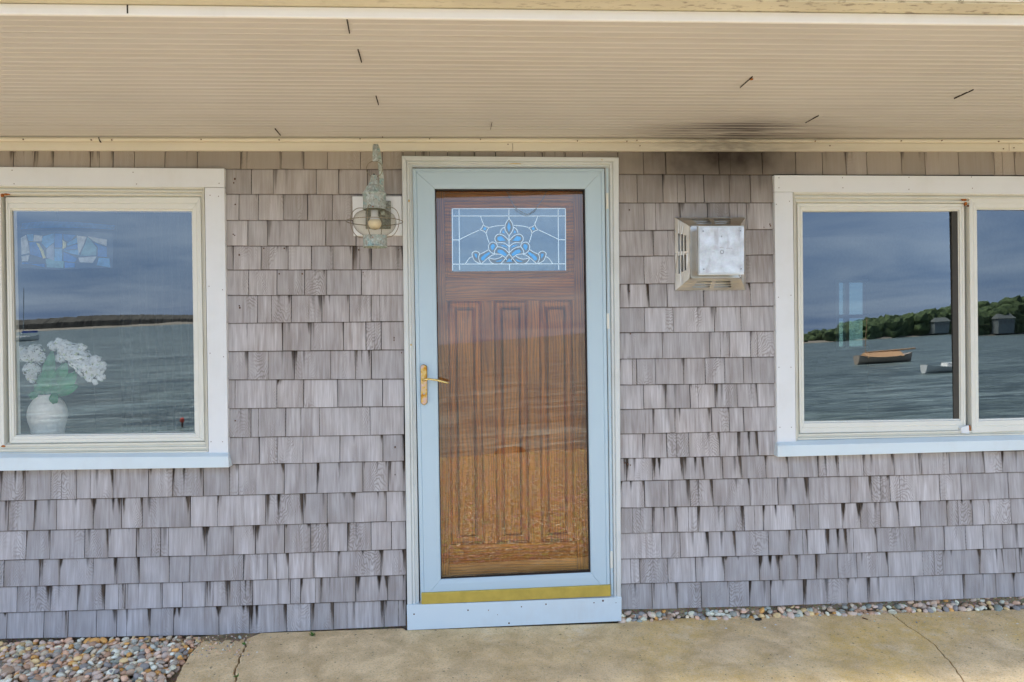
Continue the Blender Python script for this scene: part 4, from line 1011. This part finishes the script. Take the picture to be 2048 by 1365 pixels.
# stained-glass pendant with sailing boats
YS = .55
def sp_(x, y, d=0.):
    p = P(x/2.625, 440+y/2.625, YS); p0 = P(115, 490, YS).x; k = (p.x-p0)/.36
    p.y += .16*k*k + d; return p
lamp = empty('pendant_lamp', P(115, 446, YS+.1)); tag(lamp, 'blue stained glass pendant shade with sailing boats hanging inside the left window', 'lamp')
sg = {'b': (.05, .20, .62), 'l': (.16, .42, .80), 'w': (.80, .86, .90), 'y': (.85, .80, .35), 't': (.20, .42, .48), 's': (.34, .40, .52)}
for k, c in sg.items(): MAT['sg'+k] = plain('art_glass_'+{'b':'blue','l':'light_blue','w':'white','y':'yellow','t':'teal','s':'slate'}[k], c, .2, var=.2, scale=30)
PC = [('w', [(66,85),(108,72),(120,110),(132,172),(70,180)]), ('w', [(70,186),(132,180),(120,214),(72,214)]), ('l', [(112,72),(160,72),(160,108),(128,108)]), ('w', [(164,76),(216,82),(214,112),(160,110)]),
      ('b', [(130,112),(175,114),(200,150),(215,200),(138,180)]), ('y', [(176,116),(196,122),(222,158),(236,202),(222,204),(204,160)]), ('l', [(220,84),(282,70),(284,118),(240,150),(210,122)]),
      ('b', [(284,70),(326,72),(326,148),(286,148)]), ('l', [(286,150),(326,150),(326,218),(286,218)]), ('s', [(240,152),(282,120),(284,216),(240,200)]), ('b', [(330,74),(392,78),(360,118),(334,104)]),
      ('y', [(328,106),(346,120),(344,144),(328,154)]), ('l', [(350,122),(396,92),(400,120),(352,138)]), ('b', [(350,142),(402,124),(404,150),(330,160)]), ('l', [(330,162),(404,154),(412,186),(370,178)]),
      ('b', [(330,166),(366,182),(400,204),(388,222),(332,218)]), ('w', [(396,80),(440,86),(428,130),(404,186)]), ('t', [(446,84),(486,140),(484,184),(410,192),(432,130)]), ('w', [(402,196),(486,188),(470,224),(410,222)]),
      ('w', [(446,84),(530,96),(528,132),(470,108)]), ('b', [(474,114),(528,136),(530,190),(490,190),(490,140)]), ('l', [(494,194),(540,196),(544,246),(486,236)]), ('t', [(234,206),(286,196),(336,220),(332,254),(242,250)]),
      ('b', [(72,218),(130,218),(234,232),(232,250),(140,230),(72,228)]), ('b', [(336,222),(388,226),(388,250),(338,252)])]
for k, l in PC:
    c = (sum(p[0] for p in l)/len(l), sum(p[1] for p in l)/len(l)); a = [sp_(lerp(c[0], x, .96), lerp(c[1], y, .96)) for x, y in l]; b = [p+Vector((0, .004, 0)) for p in a]
    MB().loft([a, b]).make('glass_piece', 'sg'+k, lamp)
mb = MB(); N = 14
ys = [(60, 260)]
back_ = []
for i in range(N+1): back_.append((58+(552-58)*i/N))
r1 = [[sp_(x, 58, .003), sp_(x, 262-abs(x-300)*.06, .003), sp_(x, 262-abs(x-300)*.06, .006), sp_(x, 58, .006)] for x in back_]
mb.loft(r1).make('shade_frame', plain('lead_grey', (.10, .13, .17), .5, .3), lamp)
r1 = [[sp_(x, 12-8*math.cos((x-200)/180), .02), sp_(x, 40, .01), sp_(x, 40, .014), sp_(x, 12-8*math.cos((x-200)/180), .024)] for x in back_]
mb = MB(); mb.loft(r1).make('shade_top', 'sgb', lamp)
MB().tube([P(115, 446, YS+.1), P(115, 446, YS+.1)+Vector((0, 0, .35))], .006, 8).make('rod', 'black', lamp)
# curtain
def curtain(x0, x1, Y, label):
    vs = []; fs = []; xa, xb = P(x0, 650, Y).x, P(x1, 650, Y).x; n = 90
    for j, z in enumerate((P(200, 900, Y).z-.02, 2.18)):
        for i in range(n+1):
            t = i/n; vs.append(Vector((lerp(xa, xb, t), Y+.016*math.sin(t*70)+.010*math.sin(t*31+1), z)))
    for i in range(n): fs.append((i, i+1, i+n+2, i+n+1))
    o = mesh('curtain', vs, fs, 'curtain', None, smooth=True); tag(o, label, 'curtain'); return o
curtain(238, 420, .80, 'grey gathered curtain hanging inside the right half of the left window')

# ================================================================== GROUND BY THE WALL
def slab(name, pts, z, label=None):
    v = [Vector((p.x, p.y, z)) for p in pts]; b = [Vector((p.x, p.y, z-.10)) for p in v]
    o = MB().loft([v, b]).make(name, 'concrete', None, bevel=.004); tag(o, kind='structure'); return o
ra = random.Random(5)
def jag(pts, a=.006, n=5):
    out = []
    for p, q in zip(pts, pts[1:]):
        for k in range(n): t = k/n; out.append(p.lerp(q, t)+Vector((ra.uniform(-a, a), ra.uniform(-a, a), 0))*(1 if k else .3))
    out.append(pts[-1]); return out
YE = -.93
edgeL = jag([G(402, 1284), G(393, 1293), G(375, 1315), G(362, 1340), G(348.6, 1365)], .004)+[Vector((-1.33, YE, 0))]
cr1 = jag([G(492, 1277), G(492, 1290), G(484, 1305), G(478, 1322), G(470, 1340), G(473, 1358)], .005)+[Vector((-1.02, YE, 0))]
cr2 = jag([G(1782, 1226), G(1802, 1242), G(1819.6, 1255), G(1857, 1279), G(1881, 1303), G(1908.5, 1334), G(1929, 1365)], .005)+[Vector((1.72, YE, 0))]
gap = Vector((.004, 0, 0))
slab('patio_slab', [edgeL[0]+Vector((.0, .01, 0))]+edgeL[1:]+[p-gap for p in cr1[::-1]], -.002)
ed = jag([G(1243, 1242.5), G(1348, 1237.5), G(1450, 1233), G(1600, 1229), G(1700, 1226.5), G(1782, 1226)], .004, 4)
slab('patio_slab', [p+gap for p in cr1]+[p-gap*.6 for p in cr2[::-1]]+ed[::-1][1:]+[Vector((G(1243, 1242).x, -.035, 0)), Vector((G(812, 1260).x, -.035, 0)), Vector((G(806, 1262).x, -.012, 0)), Vector((cr1[0].x+.05, -.012, 0))], 0)
ed2 = jag([G(1782, 1226), G(1900, 1222.5), G(2048, 1218), Vector((XR+.5, -.035, 0))], .004, 5)
slab('patio_slab', [p+gap*.6 for p in cr2]+[Vector((XR+.5, YE, 0))]+ed2[::-1], -.001)
# dirt sheet under gravel
s = MB().add([Vector((XL-1, .02, -.030)), Vector((XR+1, .02, -.030)), Vector((XR+1, -.96, -.030)), Vector((XL-1, -.96, -.030))], [(0, 1, 2, 3)]).make('soil', 'soil'); tag(s, kind='structure')
# dirt bank between slab and wall
vs, fs = [], []
nx, ny = 60, 8
for j in range(ny+1):
    for i in range(nx+1):
        x = lerp(G(372, 1280).x, G(560, 1275).x, i/nx); y = lerp(.01, -.16, j/ny)
        e = math.sin(math.pi*min(1, max(0, i/nx)))**.5
        vs.append((x, y, -.028+.030*e*(1-.25*j/ny)*(1 if j < ny else 0)+.004*mnoise.noise(Vector((x*40, y*40, 0)))))
for j in range(ny):
    for i in range(nx): a = j*(nx+1)+i; fs.append((a, a+1, a+nx+2, a+nx+1))
o = mesh('sand', vs, fs, 'soil', smooth=True); tag(o, kind='structure')
foundation = MB().box((XL, .006, -.2), (XR, .12, .05)).make('foundation', 'soil', cottage)

PAL = [(min(.92, a*1.8), min(.9, b*1.60), min(.88, c*1.36)) for a, b, c in [(.50,.40,.33),(.56,.48,.40),(.42,.36,.32),(.36,.33,.31),(.58,.42,.24),(.60,.30,.10),(.30,.34,.34),(.24,.30,.30),(.46,.40,.38),(.62,.56,.50),(.40,.27,.20),(.52,.36,.28),(.20,.21,.23),(.66,.60,.54),(.44,.38,.36),(.34,.26,.20)]]
ico = None
def base_ico(sub):
    bm = bmesh.new(); bmesh.ops.create_icosphere(bm, subdivisions=sub, radius=1); v = [x.co.copy() for x in bm.verts]; f = [tuple(q.index for q in x.verts) for x in bm.faces]; bm.free(); return v, f
ICO2, ICO1 = base_ico(2), base_ico(1)
def stones(name, places, label=None, sub=2, kind='stuff'):
    """places: (x, y, z, size)"""
    vs, fs, cs = [], [], []; rg = random.Random(len(places)); iv, fc = ICO2 if sub == 2 else ICO1
    for x, y, z, s in places:
        k = len(vs); e = Vector((s*rg.uniform(.8, 1.45), s*rg.uniform(.75, 1.1), s*rg.uniform(.42, .78))); M = Matrix.Rotation(rg.uniform(0, 6.28), 3, 'Z') @ Matrix.Rotation(rg.gauss(0, .45), 3, 'X') @ Matrix.Rotation(rg.gauss(0, .3), 3, 'Y')
        sd = Vector((rg.random()*50, rg.random()*50, rg.random()*50)); c = rg.choice(PAL); t = rg.uniform(.7, 1.15); c = (c[0]*t, c[1]*t, c[2]*t, 1)
        for v in iv:
            r = 1+.30*mnoise.noise(v*.9+sd)+.10*mnoise.noise(v*2.4+sd); w = M @ Vector((v.x*e.x*r, v.y*e.y*r, v.z*e.z*r)); vs.append((w.x+x, w.y+y, w.z+z)); cs.append(c)
        fs += [tuple(i+k for i in f) for f in fc]
    me = bpy.data.meshes.new(name); me.from_pydata(vs, [], fs); me.shade_smooth()
    a = me.color_attributes.new('scol', 'FLOAT_COLOR', 'POINT'); a.data.foreach_set('color', [q for c in cs for q in c])
    o = bpy.data.objects.new(name, me); link(o, None, 'stone'); tag(o, label, kind=kind); return o
def inside(p, poly):
    c = False
    for i in range(len(poly)):
        a, b = poly[i], poly[i-1]
        if (a.y > p[1]) != (b.y > p[1]) and p[0] < (b.x-a.x)*(p[1]-a.y)/(b.y-a.y)+a.x: c = not c
    return c
bed = [Vector((XL+.2, -.02, 0)), Vector((G(385, 1278).x, -.02, 0))]+edgeL[1:]+[Vector((XL+.2, YE, 0))]
pl_ = []; rg = random.Random(3)
def scatter(n, zlo, zhi, s0, s1, dmin):
    pts = []; cell = {}
    for _ in range(n):
        x, y = rg.uniform(XL+.2, G(385, 1278).x+.03), rg.uniform(YE, -.015)
        if y < -.55 and rg.random() < .5: continue
        if not inside((x, y), bed): continue
        k = (int(x/dmin), int(y/dmin))
        if any((x-a)**2+(y-b)**2 < dmin*dmin for i in (-1, 0, 1) for j in (-1, 0, 1) for a, b in cell.get((k[0]+i, k[1]+j), ())): continue
        cell.setdefault(k, []).append((x, y)); s = rg.uniform(s0, s1); pts.append((x, y, rg.uniform(zlo, zhi), s))
    return pts
pl_ = scatter(26000, -.022, -.014, .010, .016, .018)+scatter(26000, -.008, .002, .010, .0185, .0235)+scatter(2000, .002, .009, .007, .012, .05)
stones('gravel', pl_, 'multicoloured pebbles bedded at the foot of the wall, lower left')
pr_ = []
xx = G(1245, 1240).x
while xx < XR+.4:
    f = (xx-.66)/2
    for (ya, yb2, za, zb) in ((.004, .02, .010, .030), (-.010, .008, .000, .022), (-.034, -.014, -.004, .008)):
        if ya < -.02 and .9 < xx < 1.0: continue
        if za == .01 and xx > 1.6: zb = .045
        pr_.append((xx+rg.uniform(-.008, .008), rg.uniform(ya, yb2), rg.uniform(za, zb), rg.uniform(.011, .019)))
    xx += rg.uniform(.020, .030)
stones('pebbles', pr_, 'narrow strip of pebbles between patio and right wall')
# bits lying on the patio
loose = [(1420,1232,.011),(1471,1234,.010),(1290,1240,.008),(1671,1229,.014),(1717,1229,.012),(1752,1227,.011),(1826,1224,.012),(1833,1245,.006),(1749,1243,.006),(1930,1221,.013),(1985,1219,.012),(1880,1222,.011),(1640,1231,.009),
         (1330,1237,.011),(398,1278,.012),(480,1275,.010),(420,1296,.007),(432,1287,.007),(446,1300,.005),(455,1292,.006),(470,1310,.005),(500,1285,.004),(541,1275,.004)]
pl_ = [(G(x, y, .003).x, G(x, y, .003).y, .003, s*.8) for x, y, s in loose]
for _ in range(150):
    x, y = rg.uniform(370, 500), rg.uniform(1272, 1315); p = G(x, y, 0); pl_.append((p.x, p.y, .001, rg.uniform(.0015, .004)))
for _ in range(130):
    x, y = rg.uniform(1250, 2040), rg.uniform(1228, 1250); p = G(x, y, 0); pl_.append((p.x, p.y, .001, rg.uniform(.001, .003)))
for _ in range(90):
    x, y = rg.uniform(480, 2040), rg.uniform(1262, 1360); p = G(x, y, 0); pl_.append((p.x, p.y, .0005, rg.uniform(.0008, .002)))
stones('loose_pebbles', pl_, 'scattered loose stones and grit on the concrete')
mb = MB()
for x, y in [(514,1305),(1551,1250),(1686,1233),(1735,1228),(1879,1234),(1965,1229),(1452,1257),(1530,1256),(1580,1314),(2035,1248),(1400,1239)]:
    p = G(x, y, .001); r = rg.uniform(.003, .007); n = 6
    v = [p+Vector((r*rg.uniform(.6, 1.2)*math.cos(k*1.047), r*.6*rg.uniform(.6, 1.2)*math.sin(k*1.047), .0)) for k in range(n)]
    mb.add(v+[p+Vector((0, 0, .003))], [(k, (k+1) % n, n) for k in range(n)])
o = mb.make('shell_debris', 'shell'); tag(o, 'white bits of shell on the patio', kind='stuff')
p = G(1517, 1239, .004); rg2 = random.Random(4)
mb = MB(); iv, fc = ICO2; mb.add([p+Vector((v.x*.017, v.y*.009, v.z*.006))*(1+.5*mnoise.noise(v*2)) for v in iv], fc)
o = mb.make('charcoal_lump', 'black'); tag(o, 'small black lump on the concrete near the pebbles right of the door', 'debris')
p = G(1725, 1236, .003); mb = MB(); mb.tube([p, p+Vector((.012, -.022, .001))], [.003, .002], 6); o = mb.make('twig', 'nail'); tag(o, 'short brown twig lying on the patio under the right window', 'twig')
# weeds
def weed(x, y, n, h):
    mb = MB(); p = G(x, y, .0); r_ = random.Random(x)
    for _ in range(n):
        a = r_.uniform(0, 6.28); l = h*r_.uniform(.5, 1.1); d = Vector((math.cos(a)*r_.uniform(.4, 1.3), math.sin(a)*.6, r_.uniform(.4, 1))).normalized(); s = d.cross(EZ).normalized()*.0022
        q0 = p+Vector((r_.uniform(-.006, .006), r_.uniform(-.004, .004), 0)); mb.add([q0-s*.4, q0+s*.4, q0+d*l*.6+s, q0+d*l, q0+d*l*.6-s], [(0, 1, 2, 3, 4)])
    return mb.make('weed', 'weed')
tag(weed(624, 1272, 26, .022), 'tuft of green weed at the wall foot between gravel and door', 'weed')
tag(weed(488, 1290, 12, .014), 'tiny green weed at the top of the concrete crack', 'weed')
tag(weed(473, 1354, 14, .014), 'small weed growing in the crack at the bottom edge', 'weed')
mb = MB()
for x in list(range(320, 412, 9))+list(range(1650, 1800, 12)):
    p = G(x, (1279 if x < 900 else 1224), .012); a = rg.uniform(-.5, .5)
    mb.tube([p, p+Vector((.03*math.cos(a), -.01*rg.random(), .006*rg.random())), p+Vector((.05*math.cos(a), .012*math.sin(a*3), -.002))], .0007, 4)
o = mb.make('dry_grass_litter', plain('straw', (.30, .20, .11), .9)); tag(o, 'dry stalks caught among the pebbles', kind='stuff')

# ================================================================== SHORE, SEA AND FAR BANK (mirrored in the panes)
def hb(y):
    if y > -5: return -.034
    if y > -8.5: return lerp(-.034, -1.15, (-5-y)/3.5)
    if y > -20.5: return lerp(-1.15, -2.95, (-8.5-y)/12.)
    return -3.4
vs, fs = [], []; nx = 50; ys_ = [.5, -.9, -1.5, -2.5, -3.5, -4.3, -5, -5.8, -6.6, -7.5, -8.5, -11, -14, -17, -20, -23, -26, -32]
xs_ = [-90+180*i/nx for i in range(nx+1)]
for y in ys_:
    for x in xs_: vs.append((x, y, hb(y)+(.12*mnoise.noise(Vector((x*.3, y*.3, 1))) if y < -6 else 0)))
for j in range(len(ys_)-1):
    for i in range(nx): a = j*(nx+1)+i; fs.append((a, a+1, a+nx+2, a+nx+1))
o = mesh('beach', vs, fs, 'beach', smooth=True); tag(o, kind='structure')
ZW = -2.5
o = MB().add([Vector(p) for p in ((-3000, -18, ZW), (3000, -18, ZW), (3000, -3500, ZW), (-3000, -3500, ZW))], [(0, 1, 2, 3)]).make('sea', 'sea'); tag(o, kind='structure')
o = MB().add([Vector(p) for p in ((-3000, .5, -.2), (3000, .5, -.2), (3000, 3500, -.2), (-3000, 3500, -.2))], [(0, 1, 2, 3)]).make('ground', leafy('rough_grass', (.20, .25, .24), (.27, .33, .32), .6)); tag(o, kind='structure')
rk = MB(); rgk = random.Random(8); iv, fc = ICO2
for _ in range(330):
    x, y = rgk.uniform(-14, 16), rgk.uniform(-12, -5.4); s = rgk.uniform(.08, .22); sd = Vector((rgk.random()*30, 0, 0))
    rk.add([Vector((x+v.x*s*1.3*(1+.4*mnoise.noise(v+sd)), y+v.y*s*(1+.4*mnoise.noise(v+sd)), hb(y)+v.z*s*.6+.05)) for v in iv], fc)
rk.make('shore_rocks', 'rock', smooth=True); tag(bpy.data.objects['shore_rocks'], 'wet brown rocks along the beach', kind='stuff')
def Mr(x, y, D): p = P(x, y, D); return Vector((p.x, -D, p.z))
def woods(name, pts, D, mat, density, label):
    """pts: pixel x, crown-top y (level pane); far bank crowns"""
    mb = MB(); rg = random.Random(D)
    iv, fc = ICO2
    for (xa, ya), (xb, yb) in zip(pts, pts[1:]):
        A, B = Mr(xa, ya, D), Mr(xb, yb, D); n = max(2, int(abs(B.x-A.x)/density))
        for k in range(n):
            t = (k+rg.random())/n
            for dep in (0, 10, 24):
                x = lerp(A.x, B.x, t)+rg.uniform(-2, 2); top = lerp(A.z, B.z, t)*1.0; h = (top-ZW)*(rg.uniform(.72, 1.04) if D < 410 else rg.uniform(.9, 1.0))
                if h < .6: continue
                r = max(1.2, min(5.2 if D < 410 else 2.0, h*.55))*rg.uniform(.7, 1.15); z = ZW+h-r*.85; sd = Vector((rg.random()*99, 0, 0)); y = -D-dep+rg.uniform(-3, 3)
                zz = z
                while True:
                    mb.add([Vector((x+v.x*r*(1.1+.6*mnoise.noise(v*1.7+sd)), y+v.y*r*(1.1+.6*mnoise.noise(v*1.7+sd)), zz+v.z*r*(.95+.6*mnoise.noise(v*1.9+sd)))) for v in iv], fc)
                    zz -= r*1.1
                    if zz < ZW+.3: break
    o = mb.make(name, mat); tag(o, label, kind='stuff'); return o
woods('woods', [(1560, 648), (1598, 645), (1640, 640), (1665, 626), (1680, 628), (1700, 628), (1735, 617), (1746, 612), (1789, 607), (1830, 606), (1880, 600), (1906, 598), (1940, 594), (1970, 586), (2044, 576), (2200, 570), (2400, 575)], 400, 'wood_far', 5., 'dark green woods along the far bank')
bl_ = line((-420, 654), (35, 650), (190, 646), (260, 648), (390, 653), (500, 655), (640, 658), (720, 660)); rings = []; rgb = random.Random(2)
for i in range(700):
    xp = -600+1330*i/699; A = Mr(xp, bl_(xp), 420); h = max(.5, A.z-ZW)*(.95+.05*mnoise.noise(Vector((i*.11, 0, 0)))+.035*rgb.uniform(-1, 1))
    rings.append([Vector((A.x, -420, ZW-.2)), Vector((A.x+rgb.uniform(-.3, .3), -421-rgb.random(), ZW+h*.6)), Vector((A.x, -426, ZW+h)), Vector((A.x, -470, ZW+h*.8)), Vector((A.x, -470, ZW-.2))])
o = MB().loft(rings).make('bluff_woods', 'wood_brown'); tag(o, 'low brown wooded bluff across the bay', kind='stuff')
# sandy rims of the far bank
for nm, x0, x1, D in (('far_bank', 1540, 2600, 392), ('far_bank', -700, 760, 412)):
    A, B = Mr(x0, 650, D), Mr(x1, 650, D); rings = []
    N = 40
    for i in range(N+1):
        x = lerp(A.x, B.x, i/N); w = 3*mnoise.noise(Vector((i*.4, D, 0))); h = 1.1+.8*mnoise.noise(Vector((i*.7, 3, D)))
        rings.append([Vector((x, -D+w, ZW-.3)), Vector((x, -D-6+w, ZW+h)), Vector((x, -D-70, ZW+h+.6)), Vector((x, -D-70, ZW-.3))])
    o = MB().loft(rings).make(nm, 'sand'); tag(o, kind='structure')
HW = plain('grey_clapboard', (.20, .22, .21), .8)
def house(x, ybase, D, w, h, label):
    A = Mr(x, ybase, D); t = empty('beach_house', A); tag(t, label, 'house')
    MB().box((A.x-w/2, -D-6, ZW+1), (A.x+w/2, -D, A.z+h*.6)).make('wall', HW, t)
    z = A.z+h*.6; MB().loft([[Vector((A.x-w/2-.6, -D+.6, z)), Vector((A.x-w/2-.6, -D-6.6, z)), Vector((A.x-w/2+1, -D-3, z+h*.5))], [Vector((A.x+w/2+.6, -D+.6, z)), Vector((A.x+w/2+.6, -D-6.6, z)), Vector((A.x+w/2-1, -D-3, z+h*.5))]]).make('roof', 'roof', t)
    for k in range(4): xx_ = A.x-w/2+w*(k+.5)/4; MB().box((xx_-.7, -D+.02, A.z+.5), (xx_+.7, -D+.08, A.z+2.2)).make('window', 'room', t)
house(1886, 636, 390, 9, 5, 'white house with grey roof among trees, mirrored in the first right pane')
house(2014, 630, 390, 10, 6, 'grey gabled house among trees, mirrored in the second right pane')
MAT['hull_tan'] = plain('boat_tan', (.42, .33, .25), .5)
def hull(name, x, y, D, L, w, h, mat, parent):
    c = Mr(x, y, D); c.z = ZW; rings = []
    for i in range(11):
        t = i/10; s = math.sin(math.pi*min(1, t*.85+.12))**.6; sh = h*(1+.5*(2*t-1)**2)
        rings.append([c+Vector(((t-.5)*L, s*w/2*k, z)) for k, z in ((-1, sh), (-.75, sh*.3), (-.3, -.1), (.3, -.1), (.75, sh*.3), (1, sh))])
    return MB().loft(rings).make(name, mat, parent, smooth=False), c
def boat(x, y, D, L, w, h, label, kind):
    c = Mr(x, y, D); c.z = ZW; t = empty('moored_boat', c); tag(t, label, 'boat')
    hull('hull', x, y, D, L, w, h, 'hull_tan' if kind == 'cat' else 'hull', t)
    if kind == 'cat':
        MB().loft([[c+Vector((X_, s*w*.42, h*1.05)) for s in (-1, 1)]+[c+Vector((X_, 0, h*1.9))] for X_ in (-L*.38, L*.3)]).make('sail_cover', 'tan', t)
        MB().tube([c+Vector((-L*.35, 0, h)), c+Vector((-L*.35, 0, h+5))], .035, 6).make('mast', 'tan', t)
        MB().tube([c+Vector((-L*.35, 0, h*1.9)), c+Vector((L*.58, 0, h*2.1))], .09, 6).make('boom', 'tan', t)
    elif kind == 'sail':
        MB().box(tuple(c+Vector((-L*.2, -w*.3, h))), tuple(c+Vector((L*.15, w*.3, h*1.5)))).make('cabin', 'hull', t)
        MB().tube([c+Vector((0, 0, h)), c+Vector((0, 0, h+12))], .09, 6).make('mast', 'chrome', t)
        MB().box(tuple(c+Vector((-.2, -.25, h*2.2))), tuple(c+Vector((L*.45, .25, h*2.7)))).make('sail_cover', 'bluecover', t)
    else:
        MB().box(tuple(c+Vector((-L*.1, -w*.25, h))), tuple(c+Vector((L*.1, w*.25, h*1.6)))).make('console', 'hull', t)
boat(1772, 720, 80, 7., 2.6, .75, 'catboat with tan sail cover, mirrored in the first right pane', 'cat')
boat(1905, 742, 55, 4.6, 1.8, .5, 'small white motorboat, mirrored at the edge of the first right pane', 'motor')
boat(48, 690, 170, 7.5, 2.4, .9, 'white sailing boat with blue sail cover, mirrored in the left window', 'sail')
c = Mr(371, 848, 22); c.z = ZW; t = empty('mooring_buoy', c); tag(t, 'orange-red mooring buoy mirrored low in the left window', 'buoy')
MB().lathe((c.x, c.y, 0), [(.02, ZW+.16), (.07, ZW+.18), (.08, ZW+.26), (.05, ZW+.33), (.02, ZW+.34)], 16).make('float', 'red', t, smooth=True)
MB().tube([Vector((c.x, c.y, ZW-.1)), Vector((c.x, c.y, ZW+.18))], .035, 8).make('staff', 'nail', t)
